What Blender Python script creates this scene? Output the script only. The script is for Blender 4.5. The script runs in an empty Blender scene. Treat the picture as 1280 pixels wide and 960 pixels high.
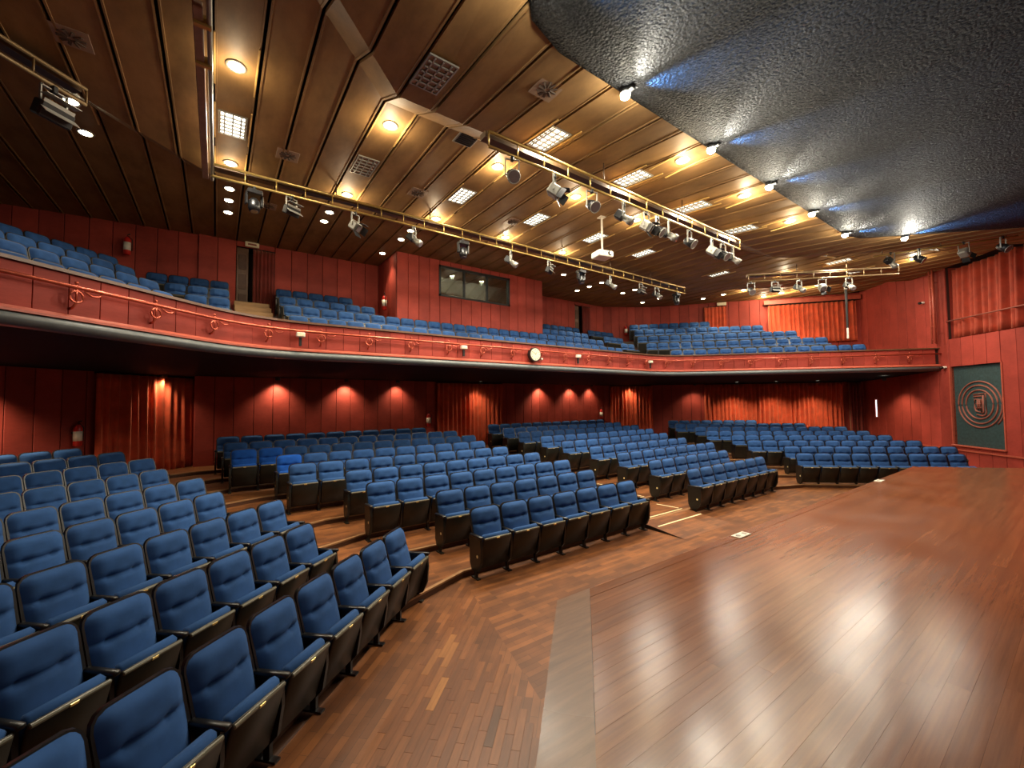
import bpy, bmesh, math, random
from mathutils import Vector, Matrix
random.seed(7)
SC = bpy.context.scene
COL = SC.collection
rad = math.radians
S2 = math.sqrt(.5)

# ------------------------------------------------------------------ camera
cam_d = bpy.data.cameras.new('camera'); cam = bpy.data.objects.new('camera', cam_d); COL.objects.link(cam)
cam_d.sensor_width = 36.0; cam_d.lens = 520.0 / 1280.0 * 36.0; cam_d.clip_start = .05; cam_d.clip_end = 200
yaw, pitch, roll = rad(35.4), rad(2.42), rad(.5)
f0 = Vector((math.sin(yaw), math.cos(yaw), 0)); r0 = Vector((math.cos(yaw), -math.sin(yaw), 0)); u0 = Vector((0, 0, 1))
fw = f0 * math.cos(pitch) + u0 * math.sin(pitch); up = u0 * math.cos(pitch) - f0 * math.sin(pitch)
rt = r0 * math.cos(roll) - up * math.sin(roll); up = up * math.cos(roll) + r0 * math.sin(roll)
CAM = Vector((-7.86, 0, 2.55))
cam.matrix_world = Matrix(((rt.x, up.x, -fw.x, CAM.x), (rt.y, up.y, -fw.y, CAM.y), (rt.z, up.z, -fw.z, CAM.z), (0, 0, 0, 1)))
SC.camera = cam

# ------------------------------------------------------------------ world, exposure
w = bpy.data.worlds.new('world'); SC.world = w; w.use_nodes = True
w.node_tree.nodes['Background'].inputs[0].default_value = (.95, .86, .74, 1)
w.node_tree.nodes['Background'].inputs[1].default_value = .16
SC.view_settings.view_transform = 'Standard'; SC.view_settings.look = 'None'
SC.view_settings.gamma = 1; SC.view_settings.use_curve_mapping = False
SC.view_settings.exposure = 0.10
SPOT_W, TROFFER_W, EDGE_W, WASH_W = 215.0, 110.0, 46.0, 120.0

# ------------------------------------------------------------------ materials
def new_mat(name):
    m = bpy.data.materials.new(name); m.use_nodes = True
    nt = m.node_tree; b = nt.nodes['Principled BSDF']
    return m, nt, b
def N(nt, t, **kw):
    n = nt.nodes.new(t)
    for k, v in kw.items():
        if k.startswith('i_'):
            n.inputs[k[2:].replace('_', ' ')].default_value = v
        else: setattr(n, k, v)
    return n
def ramp(nt, fac, stops):
    r = nt.nodes.new('ShaderNodeValToRGB'); nt.links.new(fac, r.inputs[0])
    e = r.color_ramp.elements
    while len(e) < len(stops): e.new(.5)
    for el, (p, c) in zip(e, stops): el.position = p; el.color = (*c, 1)
    return r.outputs[0]
def coords(nt, kind='Object', scale=(1, 1, 1), rot=(0, 0, 0)):
    tc = nt.nodes.new('ShaderNodeTexCoord'); mp = nt.nodes.new('ShaderNodeMapping')
    mp.inputs['Scale'].default_value = scale; mp.inputs['Rotation'].default_value = rot
    nt.links.new(tc.outputs[kind], mp.inputs[0]); return mp.outputs[0]
def world_coords(nt, scale=(1, 1, 1), rot=(0, 0, 0)):
    g = nt.nodes.new('ShaderNodeNewGeometry'); mp = nt.nodes.new('ShaderNodeMapping')
    mp.inputs['Scale'].default_value = scale; mp.inputs['Rotation'].default_value = rot
    nt.links.new(g.outputs['Position'], mp.inputs[0]); return mp.outputs[0]
def bump(nt, b, h, s, d=.01):
    n = nt.nodes.new('ShaderNodeBump'); n.inputs['Strength'].default_value = s; n.inputs['Distance'].default_value = d
    nt.links.new(h, n.inputs['Height']); nt.links.new(n.outputs[0], b.inputs['Normal'])
def mixc(nt, fac, a, c, mode='MULTIPLY'):
    m = nt.nodes.new('ShaderNodeMix'); m.data_type = 'RGBA'; m.blend_type = mode
    if isinstance(fac, float): m.inputs[0].default_value = fac
    else: nt.links.new(fac, m.inputs[0])
    for s, v in ((6, a), (7, c)):
        if isinstance(v, tuple): m.inputs[s].default_value = (*v, 1)
        else: nt.links.new(v, m.inputs[s])
    return m.outputs[2]
def plain(name, col, rough=.5, metal=0., noise=.12, nscale=9., spec=.5):
    m, nt, b = new_mat(name)
    v = coords(nt)
    n = N(nt, 'ShaderNodeTexNoise', i_Scale=nscale, i_Detail=4.); nt.links.new(v, n.inputs['Vector'])
    c = ramp(nt, n.outputs[0], [(.3, tuple(x * (1 - noise) for x in col)), (.7, tuple(min(1, x * (1 + noise)) for x in col))])
    nt.links.new(c, b.inputs['Base Color']); b.inputs['Roughness'].default_value = rough; b.inputs['Metallic'].default_value = metal
    b.inputs['Specular IOR Level'].default_value = spec
    return m
def emit(name, col, s):
    m, nt, b = new_mat(name)
    b.inputs['Base Color'].default_value = (*col, 1)
    b.inputs['Emission Color'].default_value = (*col, 1); b.inputs['Emission Strength'].default_value = s
    return m
def fabric(name, col, var=.15):
    m, nt, b = new_mat(name)
    v = coords(nt)
    oi = N(nt, 'ShaderNodeObjectInfo')
    n = N(nt, 'ShaderNodeTexNoise', i_Scale=6., i_Detail=3.); nt.links.new(v, n.inputs['Vector'])
    c = ramp(nt, n.outputs[0], [(.3, tuple(x * .85 for x in col)), (.7, tuple(x * 1.15 for x in col))])
    c2 = ramp(nt, oi.outputs['Random'], [(0, (1 - var,) * 3), (1, (1 + var * .3,) * 3)])
    nt.links.new(mixc(nt, 1., c, c2), b.inputs['Base Color'])
    b.inputs['Roughness'].default_value = .9; b.inputs['Specular IOR Level'].default_value = .2
    b.inputs['Sheen Weight'].default_value = .08; b.inputs['Sheen Tint'].default_value = (.5, .7, 1, 1)
    w_ = N(nt, 'ShaderNodeTexNoise', i_Scale=420., i_Detail=2.); nt.links.new(v, w_.inputs['Vector'])
    bump(nt, b, w_.outputs[0], .25, .002)
    return m
def wood_plank(name, stops, rough=.35, sx=(1.5, 18, 18), use_random=True, bumpy=.15, coat=0., spec=.5):
    m, nt, b = new_mat(name)
    v = coords(nt, 'Object', sx)
    oi = N(nt, 'ShaderNodeObjectInfo')
    add = N(nt, 'ShaderNodeVectorMath', operation='ADD')
    sc = N(nt, 'ShaderNodeVectorMath', operation='SCALE'); sc.inputs[3].default_value = 60.
    cx = N(nt, 'ShaderNodeCombineXYZ'); nt.links.new(oi.outputs['Random'], cx.inputs[0]); nt.links.new(oi.outputs['Random'], cx.inputs[1])
    nt.links.new(cx.outputs[0], sc.inputs[0]); nt.links.new(v, add.inputs[0]); nt.links.new(sc.outputs[0], add.inputs[1])
    n = N(nt, 'ShaderNodeTexNoise', i_Scale=1., i_Detail=6., i_Roughness=.65); nt.links.new(add.outputs[0], n.inputs['Vector'])
    base = ramp(nt, oi.outputs['Random'], stops)
    g = ramp(nt, n.outputs[0], [(.25, (.62,) * 3), (.75, (1.25,) * 3)])
    nt.links.new(mixc(nt, 1., base, g), b.inputs['Base Color'])
    wn = N(nt, 'ShaderNodeTexNoise', i_Scale=1.1, i_Detail=1.); nt.links.new(world_coords(nt), wn.inputs['Vector'])
    rr = nt.nodes.new('ShaderNodeMapRange'); rr.inputs[1].default_value = .3; rr.inputs[2].default_value = .7
    rr.inputs[3].default_value = rough * .88; rr.inputs[4].default_value = rough * 1.2
    nt.links.new(wn.outputs[0], rr.inputs[0]); nt.links.new(rr.outputs[0], b.inputs['Roughness'])
    b.inputs['Specular IOR Level'].default_value = spec
    b.inputs['Coat Weight'].default_value = coat; b.inputs['Coat Roughness'].default_value = .3
    bump(nt, b, n.outputs[0], bumpy, .004)
    return m
def parquet(name, rot):
    m, nt, b = new_mat(name)
    v = world_coords(nt, (1, 1, 1), (0, 0, rot))
    br = N(nt, 'ShaderNodeTexBrick'); nt.links.new(v, br.inputs['Vector'])
    br.inputs['Scale'].default_value = 1.; br.inputs['Mortar Size'].default_value = .0012
    br.inputs['Brick Width'].default_value = .42; br.inputs['Row Height'].default_value = .07
    br.inputs['Color1'].default_value = (.13, .045, .014, 1); br.inputs['Color2'].default_value = (.27, .098, .028, 1)
    br.inputs['Mortar'].default_value = (.03, .012, .006, 1); br.inputs['Bias'].default_value = -.2
    n = N(nt, 'ShaderNodeTexNoise', i_Scale=3.2, i_Detail=6.); nt.links.new(v, n.inputs['Vector'])
    g = ramp(nt, n.outputs[0], [(.3, (.72,) * 3), (.7, (1.25,) * 3)])
    nt.links.new(mixc(nt, 1., br.outputs[0], g), b.inputs['Base Color'])
    b.inputs['Roughness'].default_value = .42
    return m
M = {}
M['blue'] = fabric('blue_fabric', (.025, .080, .235))
M['royal'] = fabric('royal_blue_fabric', (.010, .085, .42), .05)
M['black'] = plain('black_plastic', (.007, .007, .0075), .34)
M['shell'] = plain('dark_olive_shell', (.0105, .0105, .0075), .42, noise=.3, nscale=4)
M['trimgrey'] = plain('olive_edge_trim', (.12, .115, .08), .35)
M['brass'] = plain('brass_plate', (.85, .66, .25), .3, .7)
M['badge'] = plain('cream_badge', (.8, .66, .3), .4)
M['board'] = None
def wallwood(name, col, rough=.6):
    m, nt, b = new_mat(name)
    v = world_coords(nt)
    oi = N(nt, 'ShaderNodeObjectInfo')
    n = N(nt, 'ShaderNodeTexNoise', i_Scale=2.2, i_Detail=6., i_Roughness=.6); nt.links.new(v, n.inputs['Vector'])
    wv = N(nt, 'ShaderNodeTexNoise', i_Scale=1., i_Detail=3.); nt.links.new(world_coords(nt, (9, 9, 160)), wv.inputs['Vector'])
    c = ramp(nt, n.outputs[0], [(.25, tuple(x * .78 for x in col)), (.75, tuple(x * 1.2 for x in col))])
    c2 = ramp(nt, oi.outputs['Random'], [(0, (.8,) * 3), (1, (1.12,) * 3)])
    c3 = ramp(nt, wv.outputs[0], [(.3, (.9,) * 3), (.7, (1.1,) * 3)])
    nt.links.new(mixc(nt, 1., mixc(nt, 1., c, c2), c3), b.inputs['Base Color'])
    b.inputs['Roughness'].default_value = rough; b.inputs['Specular IOR Level'].default_value = .22
    bump(nt, b, wv.outputs[0], .25, .003)
    return m
M['red'] = wallwood('red_wall_panel', (.33, .048, .033))
M['redtrim'] = plain('red_painted_trim', (.42, .085, .05), .4)
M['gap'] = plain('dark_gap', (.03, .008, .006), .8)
M['curtain'] = None
def curtain_mat(name, col):
    m, nt, b = new_mat(name)
    v = world_coords(nt)
    n = N(nt, 'ShaderNodeTexNoise', i_Scale=4., i_Detail=5.); nt.links.new(v, n.inputs['Vector'])
    c = ramp(nt, n.outputs[0], [(.3, tuple(x * .75 for x in col)), (.7, tuple(x * 1.2 for x in col))])
    nt.links.new(c, b.inputs['Base Color'])
    b.inputs['Roughness'].default_value = .75; b.inputs['Sheen Weight'].default_value = .4; b.inputs['Sheen Tint'].default_value = (1, .5, .3, 1)
    return m
M['curtain'] = curtain_mat('orange_red_velvet', (.52, .065, .018))
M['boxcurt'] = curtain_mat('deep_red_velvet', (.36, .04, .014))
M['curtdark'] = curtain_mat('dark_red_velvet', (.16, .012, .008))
M['ceil'] = wood_plank('brown_ceiling_board', [(0, (.235, .135, .052)), (1, (.265, .152, .060))], .6, (3, 1.2, 3), bumpy=.06, spec=.22)
M['groove'] = plain('black_groove', (.006, .004, .003), .8)
def plaster():
    m, nt, b = new_mat('black_rough_plaster')
    v = world_coords(nt)
    n = N(nt, 'ShaderNodeTexNoise', i_Scale=24., i_Detail=6., i_Roughness=.8); nt.links.new(v, n.inputs['Vector'])
    vo = N(nt, 'ShaderNodeTexVoronoi', i_Scale=30.); nt.links.new(v, vo.inputs['Vector'])
    c = ramp(nt, n.outputs[0], [(.50, (.004, .0045, .006)), (.60, (.03, .032, .036)), (.72, (.16, .165, .175))])  # pale flecks paint in lamp glints and relief shading of the rough plaster
    nt.links.new(c, b.inputs['Base Color']); b.inputs['Roughness'].default_value = .6; b.inputs['Specular IOR Level'].default_value = .12
    mx = N(nt, 'ShaderNodeMath', operation='SUBTRACT'); nt.links.new(n.outputs[0], mx.inputs[0]); nt.links.new(vo.outputs['Distance'], mx.inputs[1])
    bump(nt, b, mx.outputs[0], 1., .09)
    return m
M['plaster'] = plaster()
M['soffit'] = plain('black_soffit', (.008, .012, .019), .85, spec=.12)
M['lip'] = plain('highlit_black_lip', (.13, .15, .155), .4)  # highlight on the black lip put into a paler grey
M['deck'] = wood_plank('stage_plank', [(0, (.175, .060, .023)), (.5, (.195, .067, .025)), (1, (.215, .078, .030))], .215, (1.2, 30, 30), bumpy=.16, spec=.42)
M['deckedge'] = wood_plank('worn_stage_edge', [(0, (.17, .088, .050)), (1, (.18, .095, .055))], .28, (2, 20, 20), bumpy=.2, spec=.36)
M['strip'] = wood_plank('parquet_strip', [(0, (.07, .030, .014)), (.05, (.15, .052, .017)), (.5, (.19, .067, .021)), (.92, (.225, .082, .025)), (.96, (.32, .13, .036)), (1, (.46, .22, .06))], .38, (3, 24, 24), bumpy=.1)
M['floor45'] = parquet('parquet_diagonal', -rad(45)); M['floor0'] = parquet('parquet_straight', 0.)
M['nosing'] = plain('pale_step_nosing', (.30, .16, .07), .45)
M['riser'] = plain('dark_riser', (.075, .028, .012), .5)
M['stepwood'] = wood_plank('pale_step_wood', [(0, (.34, .19, .07)), (1, (.40, .23, .09))], .5)
M['tape'] = plain('cream_tape', (.85, .72, .42), .6)
M['gold'] = plain('gold_lit_pipe', (.42, .28, .085), .35, .7)  # gold of the lamplight on the pipe put into its colour
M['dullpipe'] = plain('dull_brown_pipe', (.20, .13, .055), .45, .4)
M['pipe'] = plain('dark_brown_pipe', (.10, .06, .03), .4, .5)
M['copper'] = plain('red_copper_pipe', (.50, .10, .055), .25, .55)
M['cap'] = plain('brown_rail_cap', (.12, .055, .028), .35)
M['iron'] = plain('black_iron', (.016, .016, .016), .45, .3)
M['alu'] = plain('aged_aluminium', (.30, .29, .25), .45, .5)
M['lens'] = plain('pinkish_lens', (.13, .10, .10), .12)
M['white'] = plain('off_white_plastic', (.74, .70, .60), .4)
M['cream'] = plain('cream_face', (.80, .73, .52), .5)
M['teal'] = plain('dark_teal_plaster', (.022, .05, .052), .7, noise=.3, nscale=14)
M['relief'] = plain('terracotta_relief', (.26, .075, .05), .6)
M['exting'] = plain('red_enamel', (.50, .02, .015), .3)
M['stripglow'] = plain('lamp_glow_strip', (.62, .40, .13), .4)  # lamp glow along the channel edges, as a bright yellow colour
M['vent'] = plain('dusty_pink_vent', (.27, .18, .12), .6)
M['vane'] = plain('brown_vane', (.07, .045, .03), .7)
M['lampon'] = emit('warm_lamp', (1, .86, .55), 28.)
M['tubeon'] = emit('white_tube', (1, .95, .82), 5.)
M['edgeon'] = emit('edge_lamp_white', (1, .92, .66), 60.)
M['daylight'] = emit('daylight_gap', (.75, .9, 1), 3.)
def glass():
    m, nt, b = new_mat('booth_glass')
    g = nt.nodes.new('ShaderNodeBsdfGlossy'); g.inputs[0].default_value = (.75, .78, .75, 1); g.inputs['Roughness'].default_value = .03
    t = nt.nodes.new('ShaderNodeBsdfTransparent'); t.inputs[0].default_value = (.8, .85, .82, 1)
    mx = nt.nodes.new('ShaderNodeMixShader'); mx.inputs[0].default_value = .55
    nt.links.new(t.outputs[0], mx.inputs[1]); nt.links.new(g.outputs[0], mx.inputs[2])
    nt.links.new(mx.outputs[0], nt.nodes['Material Output'].inputs[0])
    return m
M['glass'] = glass()

# ------------------------------------------------------------------ helpers
def tag(o, label=None, cat=None, group=None, kind=None):
    if label: o['label'] = label
    if cat: o['category'] = cat
    if group: o['group'] = group
    if kind: o['kind'] = kind
    return o
def empty(name, loc=(0, 0, 0), rz=0.):
    o = bpy.data.objects.new(name, None); COL.objects.link(o)
    o.location = loc; o.rotation_euler = (0, 0, rz); o.empty_display_size = .1
    return o
class MB:
    def __init__(s): s.v = []; s.f = []; s.m = []
    def add(s, vs, fs, mi=0):
        b = len(s.v); s.v += [tuple(p) for p in vs]; s.f += [tuple(i + b for i in q) for q in fs]; s.m += [mi] * len(fs); return s
    def box(s, c, d, rot=None, mi=0, bev=0.):
        x, y, z = d[0] / 2, d[1] / 2, d[2] / 2
        if bev <= 0:
            vs = [Vector((a * x, b * y, e * z)) for a in (-1, 1) for b in (-1, 1) for e in (-1, 1)]
            fs = [(0, 1, 3, 2), (4, 6, 7, 5), (0, 4, 5, 1), (2, 3, 7, 6), (0, 2, 6, 4), (1, 5, 7, 3)]
        else:
            bm = bmesh.new(); bmesh.ops.create_cube(bm, size=1.)
            for v in bm.verts: v.co = Vector((v.co.x * d[0], v.co.y * d[1], v.co.z * d[2]))
            bmesh.ops.bevel(bm, geom=bm.edges[:], offset=bev, segments=1, affect='EDGES')
            bm.verts.index_update()
            vs = [v.co.copy() for v in bm.verts]; fs = [tuple(v.index for v in f.verts) for f in bm.faces]; bm.free()
        if rot is not None: vs = [rot @ v for v in vs]
        c = Vector(c)
        return s.add([v + c for v in vs], fs, mi)
    def tube(s, pts, r, n=8, mi=0, closed=False):
        pts = [Vector(p) for p in pts]; rs = r if isinstance(r, (list, tuple)) else [r] * len(pts)
        rings = []
        ref = Vector((0, 0, 1))
        for i, p in enumerate(pts):
            if closed: t = pts[(i + 1) % len(pts)] - pts[i - 1]
            else: t = pts[min(i + 1, len(pts) - 1)] - pts[max(i - 1, 0)]
            t.normalize()
            a = t.cross(ref)
            if a.length < .05: a = t.cross(Vector((1, 0, 0)))
            a.normalize(); b = a.cross(t)
            rings.append([p + (a * math.cos(k * 2 * math.pi / n) + b * math.sin(k * 2 * math.pi / n)) * rs[i] for k in range(n)])
        vs = [q for rg in rings for q in rg]; fs = []
        L = len(pts)
        for i in range(L if closed else L - 1):
            j = (i + 1) % L
            for k in range(n): fs.append((i * n + k, i * n + (k + 1) % n, j * n + (k + 1) % n, j * n + k))
        if not closed: fs += [tuple(range(n))[::-1], tuple((L - 1) * n + k for k in range(n))]
        return s.add(vs, fs, mi)
    def prism(s, poly, z0, z1, mi=0):
        n = len(poly)
        vs = [(x, y, z0) for x, y in poly] + [(x, y, z1) for x, y in poly]
        fs = [tuple(range(n))[::-1], tuple(range(n, 2 * n))] + [(k, (k + 1) % n, n + (k + 1) % n, n + k) for k in range(n)]
        return s.add(vs, fs, mi)
    def mesh(s, name, mats, smooth=False):
        me = bpy.data.meshes.new(name); me.from_pydata(s.v, [], s.f)
        for m in (mats if isinstance(mats, (list, tuple)) else [mats]): me.materials.append(m)
        if len(me.polygons) == len(s.m): me.polygons.foreach_set('material_index', s.m)
        bm = bmesh.new(); bm.from_mesh(me)
        bmesh.ops.recalc_face_normals(bm, faces=bm.faces[:])
        big = [f for f in bm.faces if len(f.verts) > 4]
        if big: bmesh.ops.triangulate(bm, faces=big)
        bm.to_mesh(me); bm.free()
        if smooth: me.polygons.foreach_set('use_smooth', [True] * len(me.polygons))
        me.update(); return me
    def build(s, name, mats, parent=None, smooth=False):
        return link(name, s.mesh(name, mats, smooth), parent)
def link(name, me, parent=None, loc=None, rot=None, scale=None):
    o = bpy.data.objects.new(name, me); COL.objects.link(o)
    if parent is not None: o.parent = parent
    if loc is not None: o.location = loc
    if rot is not None: o.rotation_euler = rot
    if scale is not None: o.scale = scale
    return o
def smooth_by_angle(me, ang=40):
    me.polygons.foreach_set('use_smooth', [True] * len(me.polygons))
    try: me.set_sharp_from_angle(angle=rad(ang))
    except Exception: pass
ORD = ['first', 'second', 'third', 'fourth', 'fifth', 'sixth', 'seventh', 'eighth', 'ninth', 'tenth', 'eleventh', 'twelfth', 'thirteenth', 'fourteenth', 'fifteenth', 'sixteenth', 'seventeenth', 'eighteenth', 'nineteenth', 'twentieth', 'twenty-first', 'twenty-second', 'twenty-third', 'twenty-fourth', 'twenty-fifth', 'twenty-sixth', 'twenty-seventh', 'twenty-eighth']
def line_x(p, d, q, e):          # intersection of two plan lines
    c = d[0] * e[1] - d[1] * e[0]
    t = ((q[0] - p[0]) * e[1] - (q[1] - p[1]) * e[0]) / c
    return (p[0] + d[0] * t, p[1] + d[1] * t)

# ------------------------------------------------------------------ floor
floor = MB().add([(-18, -8, -.03), (19, -8, -.03), (19, 17, -.03), (-18, 17, -.03)], [(0, 1, 2, 3)]).build('floor', M['riser'])
tag(floor, 'brown parquet floor of the stalls in front of the stage', 'floor', kind='structure')
MB().add([(-18, -8, -.002), (-5.62, -8, -.002), (-5.62, 2.6, -.002), (-4.9, 5.45, -.002), (-6.0, 5.0, -.002), (-16.5, -5.5, -.002)], [(0, 1, 2, 3, 4, 5)]).build('parquet_field', M['floor45'], floor)
MB().add([(-5.62, 2.6, -.002), (19, 2.6, -.002), (19, 5.6, -.002), (-4.9, 5.45, -.002)], [(0, 1, 2, 3)]).build('parquet_field', M['floor0'], floor)
# nearest strips, laid one by one
strip_me = MB().box((0, 0, -.0055), (.4188, .0690, .013), bev=.0008).mesh('parquet_strip', M['strip'])
cands = []
for i in range(-40, 60):
    for j in range(-60, 60):
        a = i * .42 + (j % 3) * .14; n_ = 3.0 + j * .07        # along (1,1), across (-1,1)
        x = a * S2 - n_ * S2; y = a * S2 + n_ * S2
        if y < x + 8.25 or y > x + 11.1: continue                # between stage edge and first row
        # keep left of the mitre from stage corner to step corner
        if x > -5.6 + (y - 2.6) * .25 - .25: continue
        d = math.hypot(x - CAM.x, y - CAM.y)
        ang = math.degrees(math.atan2(x - CAM.x, y - CAM.y))
        if ang < -14 or ang > 44 or d < 2.5: continue
        cands.append((d, x, y))
cands.sort()
for d, x, y in cands[:300]: link('parquet_strip', strip_me, floor, (x, y, .0), (0, 0, rad(45)))

# tiers of the stalls
def tier_lines(j, c0=5.45, n0=7.8, st=1.02):
    yc = c0 + st * j; n = n0 + st * j
    xl = yc - n / S2; ch = .7
    left_corner = (xl - ch * S2 + .05, yc - ch * S2 + .05)
    L_end = (left_corner[0] - 12.5 * math.cos(rad(42)), left_corner[1] - 12.5 * math.sin(rad(42)))
    return [L_end, left_corner, (xl + ch, yc), (-(xl + ch), yc), (-left_corner[0], left_corner[1]), (-L_end[0], L_end[1])]
for j in range(9):
    pl = tier_lines(j)
    z0, z1 = -.02 if j == 0 else .09 * j, .09 * (j + 1)
    poly = pl + [(17.5, 4.0), (17.0, 6.5), (10.9, 13.7), (8.4, 15.0), (-8.3, 15.5), (-17, 8), (-18, 5)]
    me = MB().prism(poly, z0, z1).mesh('floor_tier', [M['floor0'], M['riser']])
    for p in me.polygons:
        if abs(p.normal.z) < .5: p.material_index = 1
    link('floor_tier', me, floor)
    ns = MB()
    for a, b in zip(pl[:-1], pl[1:]):
        a = Vector(a); b = Vector(b); dv = (b - a).normalized(); L_ = (b - a).length
        nn = Vector((-dv.y, dv.x)); c = (a + b) / 2 + nn * .02
        ns.box((c.x, c.y, z1 - .008), (L_ + .01, .055, .024), Matrix.Rotation(math.atan2(dv.y, dv.x), 3, 'Z'))
    ns.build('step_nosing', M['nosing'], floor)
# ramp and tape marks of the centre aisle
rm = MB().add([(-.82, 4.48, 0), (.85, 4.48, 0), (.85, 5.45, 0), (-.82, 5.45, 0), (.85, 5.45, .092), (-.82, 5.45, .092)], [(0, 1, 4, 5), (0, 5, 3), (1, 2, 4), (2, 3, 5, 4), (0, 3, 2, 1)]).mesh('aisle_ramp', [M['floor0'], M['black']])
for p in rm.polygons:
    if abs(p.normal.x) > .5: p.material_index = 1  # sides blackened to stand for the shadow along the ramp edge
ramp_o = link('aisle_ramp', rm)
tag(ramp_o, 'low wooden ramp at the foot of the centre aisle', 'ramp')
def tape(label, x0, y0, x1, y1, z, w=.032, tilt=0):
    a = Vector((x0, y0)); b = Vector((x1, y1)); d = b - a
    o = MB().box((0, 0, 0), (d.length, w, .004)).build('floor_tape', M['tape'])
    o.location = ((x0 + x1) / 2, (y0 + y1) / 2, z + .003); o.rotation_euler = (tilt, 0, math.atan2(d.y, d.x))
    tag(o, label, 'tape', 'tape marks on the centre aisle')
tape('cream tape stripe across the aisle ramp, nearest the stage', -.72, 5.12, .82, 5.12, .061, tilt=.094)
for j in range(6):
    y = 5.56 + 1.02 * j; z = .09 * (j + 1)
    tape('cream tape stripe across the centre aisle on the %s step' % ORD[j], -.75, y, .78, y, z)
    tape('cream tape stripe along right side of the centre aisle, %s step' % ORD[j], .78, y + .08, .70, y + .6, z)

# ------------------------------------------------------------------ stage
ZS = .95
stage_poly = [(-5.6, 2.58), (5.5, 2.58), (9.4, -1.32), (9.4, -6), (-3.0, -6), (-3.0, -2.2), (-6.7, 1.48)]
stage = MB().prism(stage_poly, 0, ZS - .022).build('stage', M['black'])
tag(stage, 'raised wooden stage with varnished reddish brown planks', 'stage', kind='structure')
def clip_x(y):      # plank extent of the deck at depth y
    xl = -5.6 - (2.58 - y) if y > 1.48 else -6.7 + (1.48 - y)
    xl = max(xl, -99) if y > -2.2 else -3.0
    xr = 5.5 + (2.58 - y) if y > -1.32 else 9.4
    return xl, xr
PW = .10
y = 2.58 - .12
MB().box((-.05, 2.52, ZS - .012), (11.1, .12, .026), bev=.006).build('front_edge_board', M['deck'], stage)
plank_cache = {}
while y > -3.4:
    yb = y - PW
    xl = max(clip_x(y)[0], clip_x(yb)[0]); xr = min(clip_x(y)[1], clip_x(yb)[1])
    diag = y > 1.48
    if diag: xl = -5.6 - (2.58 - y) + .372
    x = xl; first = True
    while x < xr - .05:
        L_ = random.choice((2.2, 2.8, 3.4)) if not first else random.choice((1.2, 2.0, 2.8))
        x1 = min(x + L_, xr)
        if xr - x1 < .6: x1 = xr
        if diag and first:
            sk = PW
            link('plank', MB().prism([(x + .001, y), (x + .001 - sk, yb + .001), (x1, yb + .001), (x1, y)], ZS - .022, ZS).mesh('plank', M['deck']), stage)
            x = x1; first = False; continue
        key = round(x1 - x, 2)
        if key not in plank_cache: plank_cache[key] = MB().box((0, 0, 0), (key - .0006, PW - .0007, .022)).mesh('plank', M['deck'])
        link('plank', plank_cache[key], stage, ((x + x1) / 2, (y + yb) / 2, ZS - .011 + random.uniform(-.0002, .0002)))
        x = x1; first = False
    y = yb
# worn border board along the near diagonal edge
v0, v1 = Vector((-5.6, 2.58)), Vector((-6.7, 1.48)); nn = Vector((S2, -S2))
def quad_prism(pts, z0, z1): return MB().prism([tuple(p) for p in pts], z0, z1)
quad_prism([v0, v1, v1 + nn * .26, v0 + Vector((.37, 0))], ZS - .024, ZS + .002).build('border_board', M['deckedge'], stage)
for lab, x, y in (('white floor socket plate on the stage edge opposite centre aisle', -2.79, 2.50), ('white floor socket plate far along the stage edge', 2.66, 2.52)):
    r = empty('floor_socket', (x, y, ZS)); tag(r, lab, 'socket', 'stage sockets')
    MB().box((0, 0, .006), (.26, .11, .012), bev=.003).build('plate', M['white'], r)
    for dx in (-.07, .07): MB().tube([(dx, 0, .010), (dx, 0, .016)], .028, 12).build('outlet', M['alu'], r)

# ------------------------------------------------------------------ walls
board_cache = {}
def board_mesh(wd, h):
    k = (round(wd, 3), round(h, 3))
    if k not in board_cache: board_cache[k] = MB().box((0, 0, 0), (wd - .014, .036, h), bev=.005).mesh('wall_board', M['red'])
    return board_cache[k]
def wall(name, label, p0, p1, bands, holes=(), bw=.46, back_h=(0, 7.6)):
    """bands: (z0, z1) board heights; holes: (a0, a1, z0, z1) along the wall; the room lies to the right of p0->p1"""
    p0 = Vector(p0); p1 = Vector(p1); d = (p1 - p0); L_ = d.length; d.normalize()
    nrm = Vector((d.y, -d.x)); rz = math.atan2(d.y, d.x)
    root = empty(name, (p0.x, p0.y, 0), rz); tag(root, label, 'wall', kind='structure')
    # backing with the holes cut out
    cuts = sorted({0., L_} | {h[0] for h in holes} | {h[1] for h in holes})
    mb = MB()
    for a, b in zip(cuts[:-1], cuts[1:]):
        if b - a < .01: continue
        hs = sorted((h[2], h[3]) for h in holes if h[0] < (a + b) / 2 < h[1])
        z = back_h[0]
        for h0, h1 in hs + [(back_h[1], None)]:
            if h0 - z > .01: mb.box(((a + b) / 2, .06, (z + h0) / 2), (b - a, .08, h0 - z))
            if h1 is not None: z = max(z, h1)
    mb.build('backing', M['gap'], root)
    for ca, cb in zip(cuts[:-1], cuts[1:]):
        if cb - ca < .03: continue
        n = max(1, round((cb - ca) / bw)); wd = (cb - ca) / n
        for i in range(n):
            a = ca + (i + .5) * wd
            for z0, z1 in bands:
                segs = [(z0, z1)]
                for h in holes:
                    if h[0] < a < h[1]:
                        ns_ = []
                        for s0, s1 in segs:
                            if h[3] <= s0 or h[2] >= s1: ns_.append((s0, s1)); continue
                            if h[2] - s0 > .05: ns_.append((s0, h[2]))
                            if s1 - h[3] > .05: ns_.append((h[3], s1))
                        segs = ns_
                for s0, s1 in segs:
                    link('wall_board', board_mesh(wd, s1 - s0), root, (a, random.uniform(-.003, .003), (s0 + s1) / 2))
    return root, p0, d, nrm, rz
LO, UP = (.05, 3.45), (3.9, 7.42)
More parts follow.
